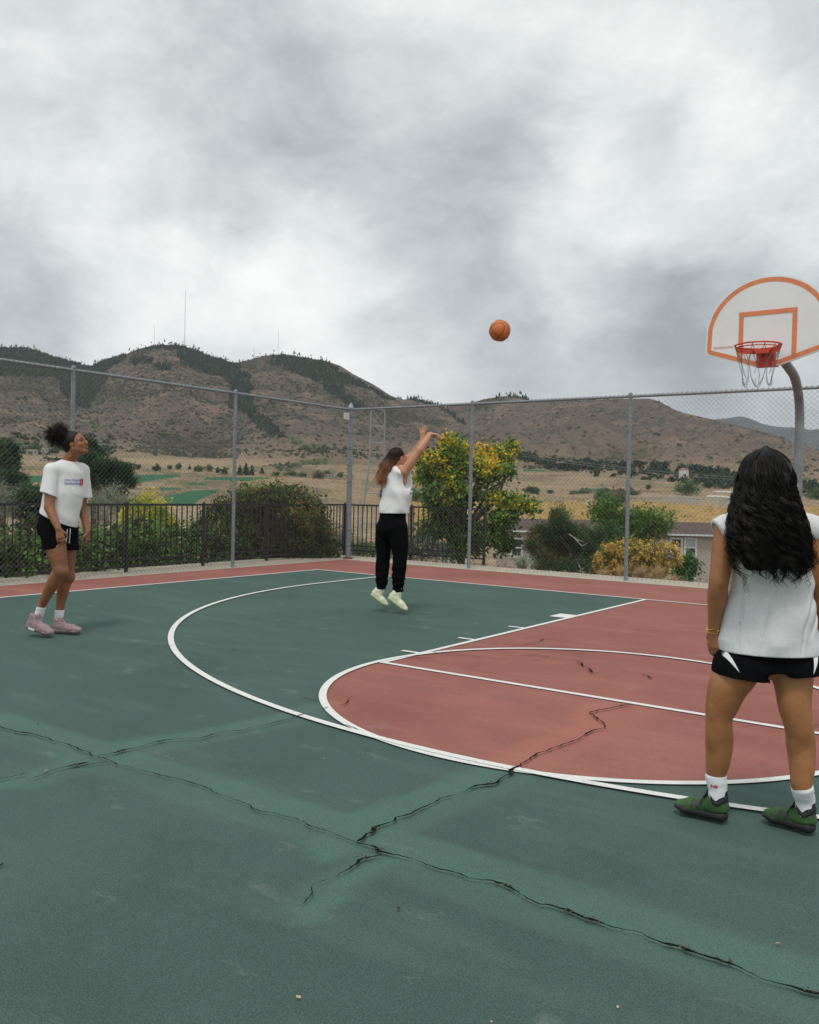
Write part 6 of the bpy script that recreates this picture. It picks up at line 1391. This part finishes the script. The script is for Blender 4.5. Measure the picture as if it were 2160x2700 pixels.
    def poly_px(pts, nm, n=8):
        pol = []; p0 = Q(pts[0][0], pts[0][1], -.12); q = [((Q(x, y, -.12)-p0)@SR, (Q(x, y, -.12)-p0)@Z) for x, y in pts]
        (ax_, ay), (bx, by), (cx, cy) = q
        for i in range(n): a, b = i/n, (i+1)/n; pol.append([(ax_+(cx-ax_)*a, ay+(cy-ay)*a), (bx+(cx-bx)*a, by+(cy-by)*a), (bx+(cx-bx)*b, by+(cy-by)*b), (ax_+(cx-ax_)*b, ay+(cy-ay)*b)])
        wrap(flat_mesh(pol), nm, hm, p0, SR, Z, NV, hs, m_stripe, base, .003)
    poly_px([(1916, 1722), (1937, 1722), (1956, 1777)], 'side_flash'); poly_px([(2172, 1722), (2152, 1722), (2140, 1777)], 'side_flash')
    # long curly hair
    hp = []; H2 = Solid(.03); H2.ell(P(-.020, 0, .034), (.100, .088, .092), B); 
    H2.slab(Q(2019, 1265, -.02), Q(2019, 1335, -.08), (.085, .08), (.112, .070), U_); H2.slab(Q(2019, 1335, -.08), Q(2026, 1410, -.12), (.112, .070), (.135, .052), U_); H2.slab(Q(2026, 1410, -.12), Q(2042, 1478, -.135), (.135, .052), (.125, .036), U_)
    v, fq = me_arrays(H2.mesh('h', .006, fold=lambda P: folds(.008, 20, 4, (1, 1, .5))(P))); hp.append((v, fq, (.005, .0045, .0045)))
    g = np.random.default_rng(12); m, per, k = 330, 11, 60; n = m*per; tt = np.linspace(0, 1, k)
    rep = lambda x: np.repeat(x, per)
    zt = A([1180, 1188, 1200, 1215, 1250, 1300, 1340, 1400, 1450, 1490, 1525]); cx_ = A([2020, 2020, 2020, 2020, 2020, 2019, 2018, 2024, 2030, 2038, 2050]); hw = A([4, 26, 43, 55, 66, 72, 82, 95, 101, 98, 78])/632.; dp = A([.02, .06, .09, .105, .115, .108, .098, .085, .078, .070, .060]); dc = A([.03, .02, .01, .0, -.02, -.045, -.075, -.11, -.12, -.13, -.13])
    thL = g.uniform(-1.9, 1.9, m); y0L = 1183+g.random(m)**2.2*150; lenL = g.random(m); y1L = 1445+g.random(m)*88-55*np.abs(np.sin(thL))**4+22*np.sin(thL)
    y1L = np.where(lenL < .28, y0L+(y1L-y0L)*g.uniform(.45, .85, m), y1L)
    ampL = .005+.011*g.random(m)**1.5; frL = 24+36*g.random(m); phL = g.random(m)*6.28; outL = .90+.16*g.random(m); colL = .35+3.4*g.random(m)**5
    th = rep(thL)+g.normal(size=n)*.045; y0 = rep(y0L)+g.normal(size=n)*3; y1 = rep(y1L)+g.normal(size=n)*7; rr = rep(outL)*(1+g.normal(size=n)*.03)
    yy = y0[:, None]+(y1-y0)[:, None]*tt[None]
    W1 = np.interp(yy, zt, hw); D1 = np.interp(yy, zt, dp); C1 = np.interp(yy, zt, cx_); D0 = np.interp(yy, zt, dc)
    thv = th[:, None]+(.16*np.sin(tt[None]*3.5+rep(g.random(m)*6)[:, None])*tt[None]); rad = rr[:, None]*(1+.05*np.sin(tt*6+rep(g.random(m)*6)[:, None]))
    lat = np.sin(thv)*W1*rad; de = D0-np.cos(thv)*D1*rad
    def hair_world(px_, yy, ww): return CAM[None, None]+(FW[None, None]+RT[None, None]*((px_-1080)/FPX)[..., None]-UP[None, None]*((yy-1350)/FPX)[..., None])*ww[..., None]
    cur = hair_world(C1+lat*FPX/w0, yy, w0+de)
    am = (rep(ampL)*(1+.25*g.normal(size=n)))[:, None]*np.clip((yy-1215)/90, 0.05, 1.15); arg = rep(frL)[:, None]*(yy-1180)/330+rep(phL)[:, None]+g.normal(size=(n, 1))*.35
    cur = cur+(am*np.cos(arg))[..., None]*SR+(am*np.sin(arg)*.65)[..., None]*SF
    vv, ff = strands(cur, .0023); c_ = np.repeat(rep(colL)*(.7+.6*g.random(n)), k*3)[:, None]*A([.0125, .0105, .0100]); hp.append((vv, ff, c_))
    n2 = 110; side = np.where(g.random(n2) < .55, -1, 1); yb0 = g.uniform(1225, 1460, n2); L2 = g.uniform(40, 120, n2); t2 = np.linspace(0, 1, 44); y2 = yb0[:, None]+L2[:, None]*t2
    lat = side[:, None]*(np.interp(y2, zt, hw)*(.95+.09*g.random((n2, 1)))+.018*np.sin(t2*math.pi)*g.random((n2, 1))); px_ = np.interp(y2, zt, cx_)+lat*632+g.normal(size=(n2, 1))*2
    cur = hair_world(px_, y2, w0+np.interp(y2, zt, dc)-.01+0*px_); arg = t2[None]*g.uniform(14, 34, (n2, 1))+g.random((n2, 1))*6; am = g.uniform(.005, .015, (n2, 1)); cur = cur+(am*np.cos(arg))[..., None]*SR+(am*np.sin(arg))[..., None]*SF; vv, ff = strands(cur, .0017); hp.append((vv, ff, (.014, .011, .010)))
    hair_obj('hair', hp, o, base)
    # bracelets
    for dz, r in ((.0, .029), (-.012, .031)):
        c = wl+Z*(.005+dz); mb = MB(); mb.tube([c-base+SR*math.cos(a)*r+SF*math.sin(a)*r+Z*.012*math.cos(a+dz*90) for a in np.linspace(0, 2*math.pi, 25)[:-1]], .0017, 6, closed=True)
        if dz: q = c-base-SF*r+SR*.006; mb.lathe([(.001, -.006), (.006, 0), (.001, .006)], 8, q)
        mb.build('bracelet', m_gold, o, True)
    # socks and shoes
    k1 = sock(o, base, al+Z*.004, FT[0][2], FT[0][3], .0440, .0350, (al*.5+FT[0][2]*.5,)); k2 = sock(o, base, ar+Z*.004, FT[1][2], FT[1][3], .0440, .0350, (ar*.5+FT[1][2]*.5,))
    m_r = material('red print', (.62, .03, .04), .8); tm = text_mesh('NB', .018, None, .0008); wrap(tm, 'sock_logo', k1.data, Q(1877, 2079, .03), SR, Z, -SF, k1, m_r, base, .0015)
    def b_green(t, b, co):
        b.inputs['Roughness'].default_value = .75; n = t.noise(co, 7., 3); w_ = t.voro(co, 380.); t.l.new(t.bump(w_, .6, .0015), b.inputs['Normal'])
        return t.mix(1., t.mix(t.maprange(n, .35, .65), (.010, .060, .014, 1), (.045, .105, .030, 1)), t.ramp(w_, [(.0, .6), (.5, 1.2)]), 'MULTIPLY')
    mg = material('green mesh', build=b_green); mk = material('black rubber', (.016, .016, .017), .65, bump=.3, bscale=60); mc = material('black lining', (.014, .015, .018), .8)
    m_n = material('black logo', (.02, .02, .022), .5)
    for hh, t_, _a, _b in FT:
        ub, P_, B_, k_ = shoe(o, base, hh, t_, Z, [mg, mk, mc, mc], high=.010, h=.0034, mid=.040, fat=1.12)
        # black rand with wavy top, N mark on the side
        pol = []; N_s = -np.cross(Z, B_[0]); N_s = N_s*np.sign(N_s@(-SF)); ux = -B_[0]; sc_ = .034
        big = [[(0, 0), (.30, 0), (.30, 1), (0, 1)], [(.75, 0), (1.05, 0), (1.05, 1), (.75, 1)], [(.05, 1), (.38, 1), (1.0, 0), (.67, 0)]]
        wrap(flat_mesh([[((x+y*.12)*sc_*1.05, y*sc_) for x, y in q] for q in big]), 'side_logo', ub.data, P_(.62, 0, .046), ux, Z, N_s, ub, m_n, base, .004)
        None and wrap(flat_mesh([[((x*.9+.05+y*.12)*sc_*1.05, (y*.86+.07)*sc_) for x, y in [(a*.55+b*.0+(.075 if i < 2 else 0), c) for a, c in q for b in (0,)]] for i, q in enumerate(big)][:2]), 'side_logo', ub.data, P_(.60, 0, .040), ux, Z, N_s, ub, mk, base, .0034)
    return o
right_player()
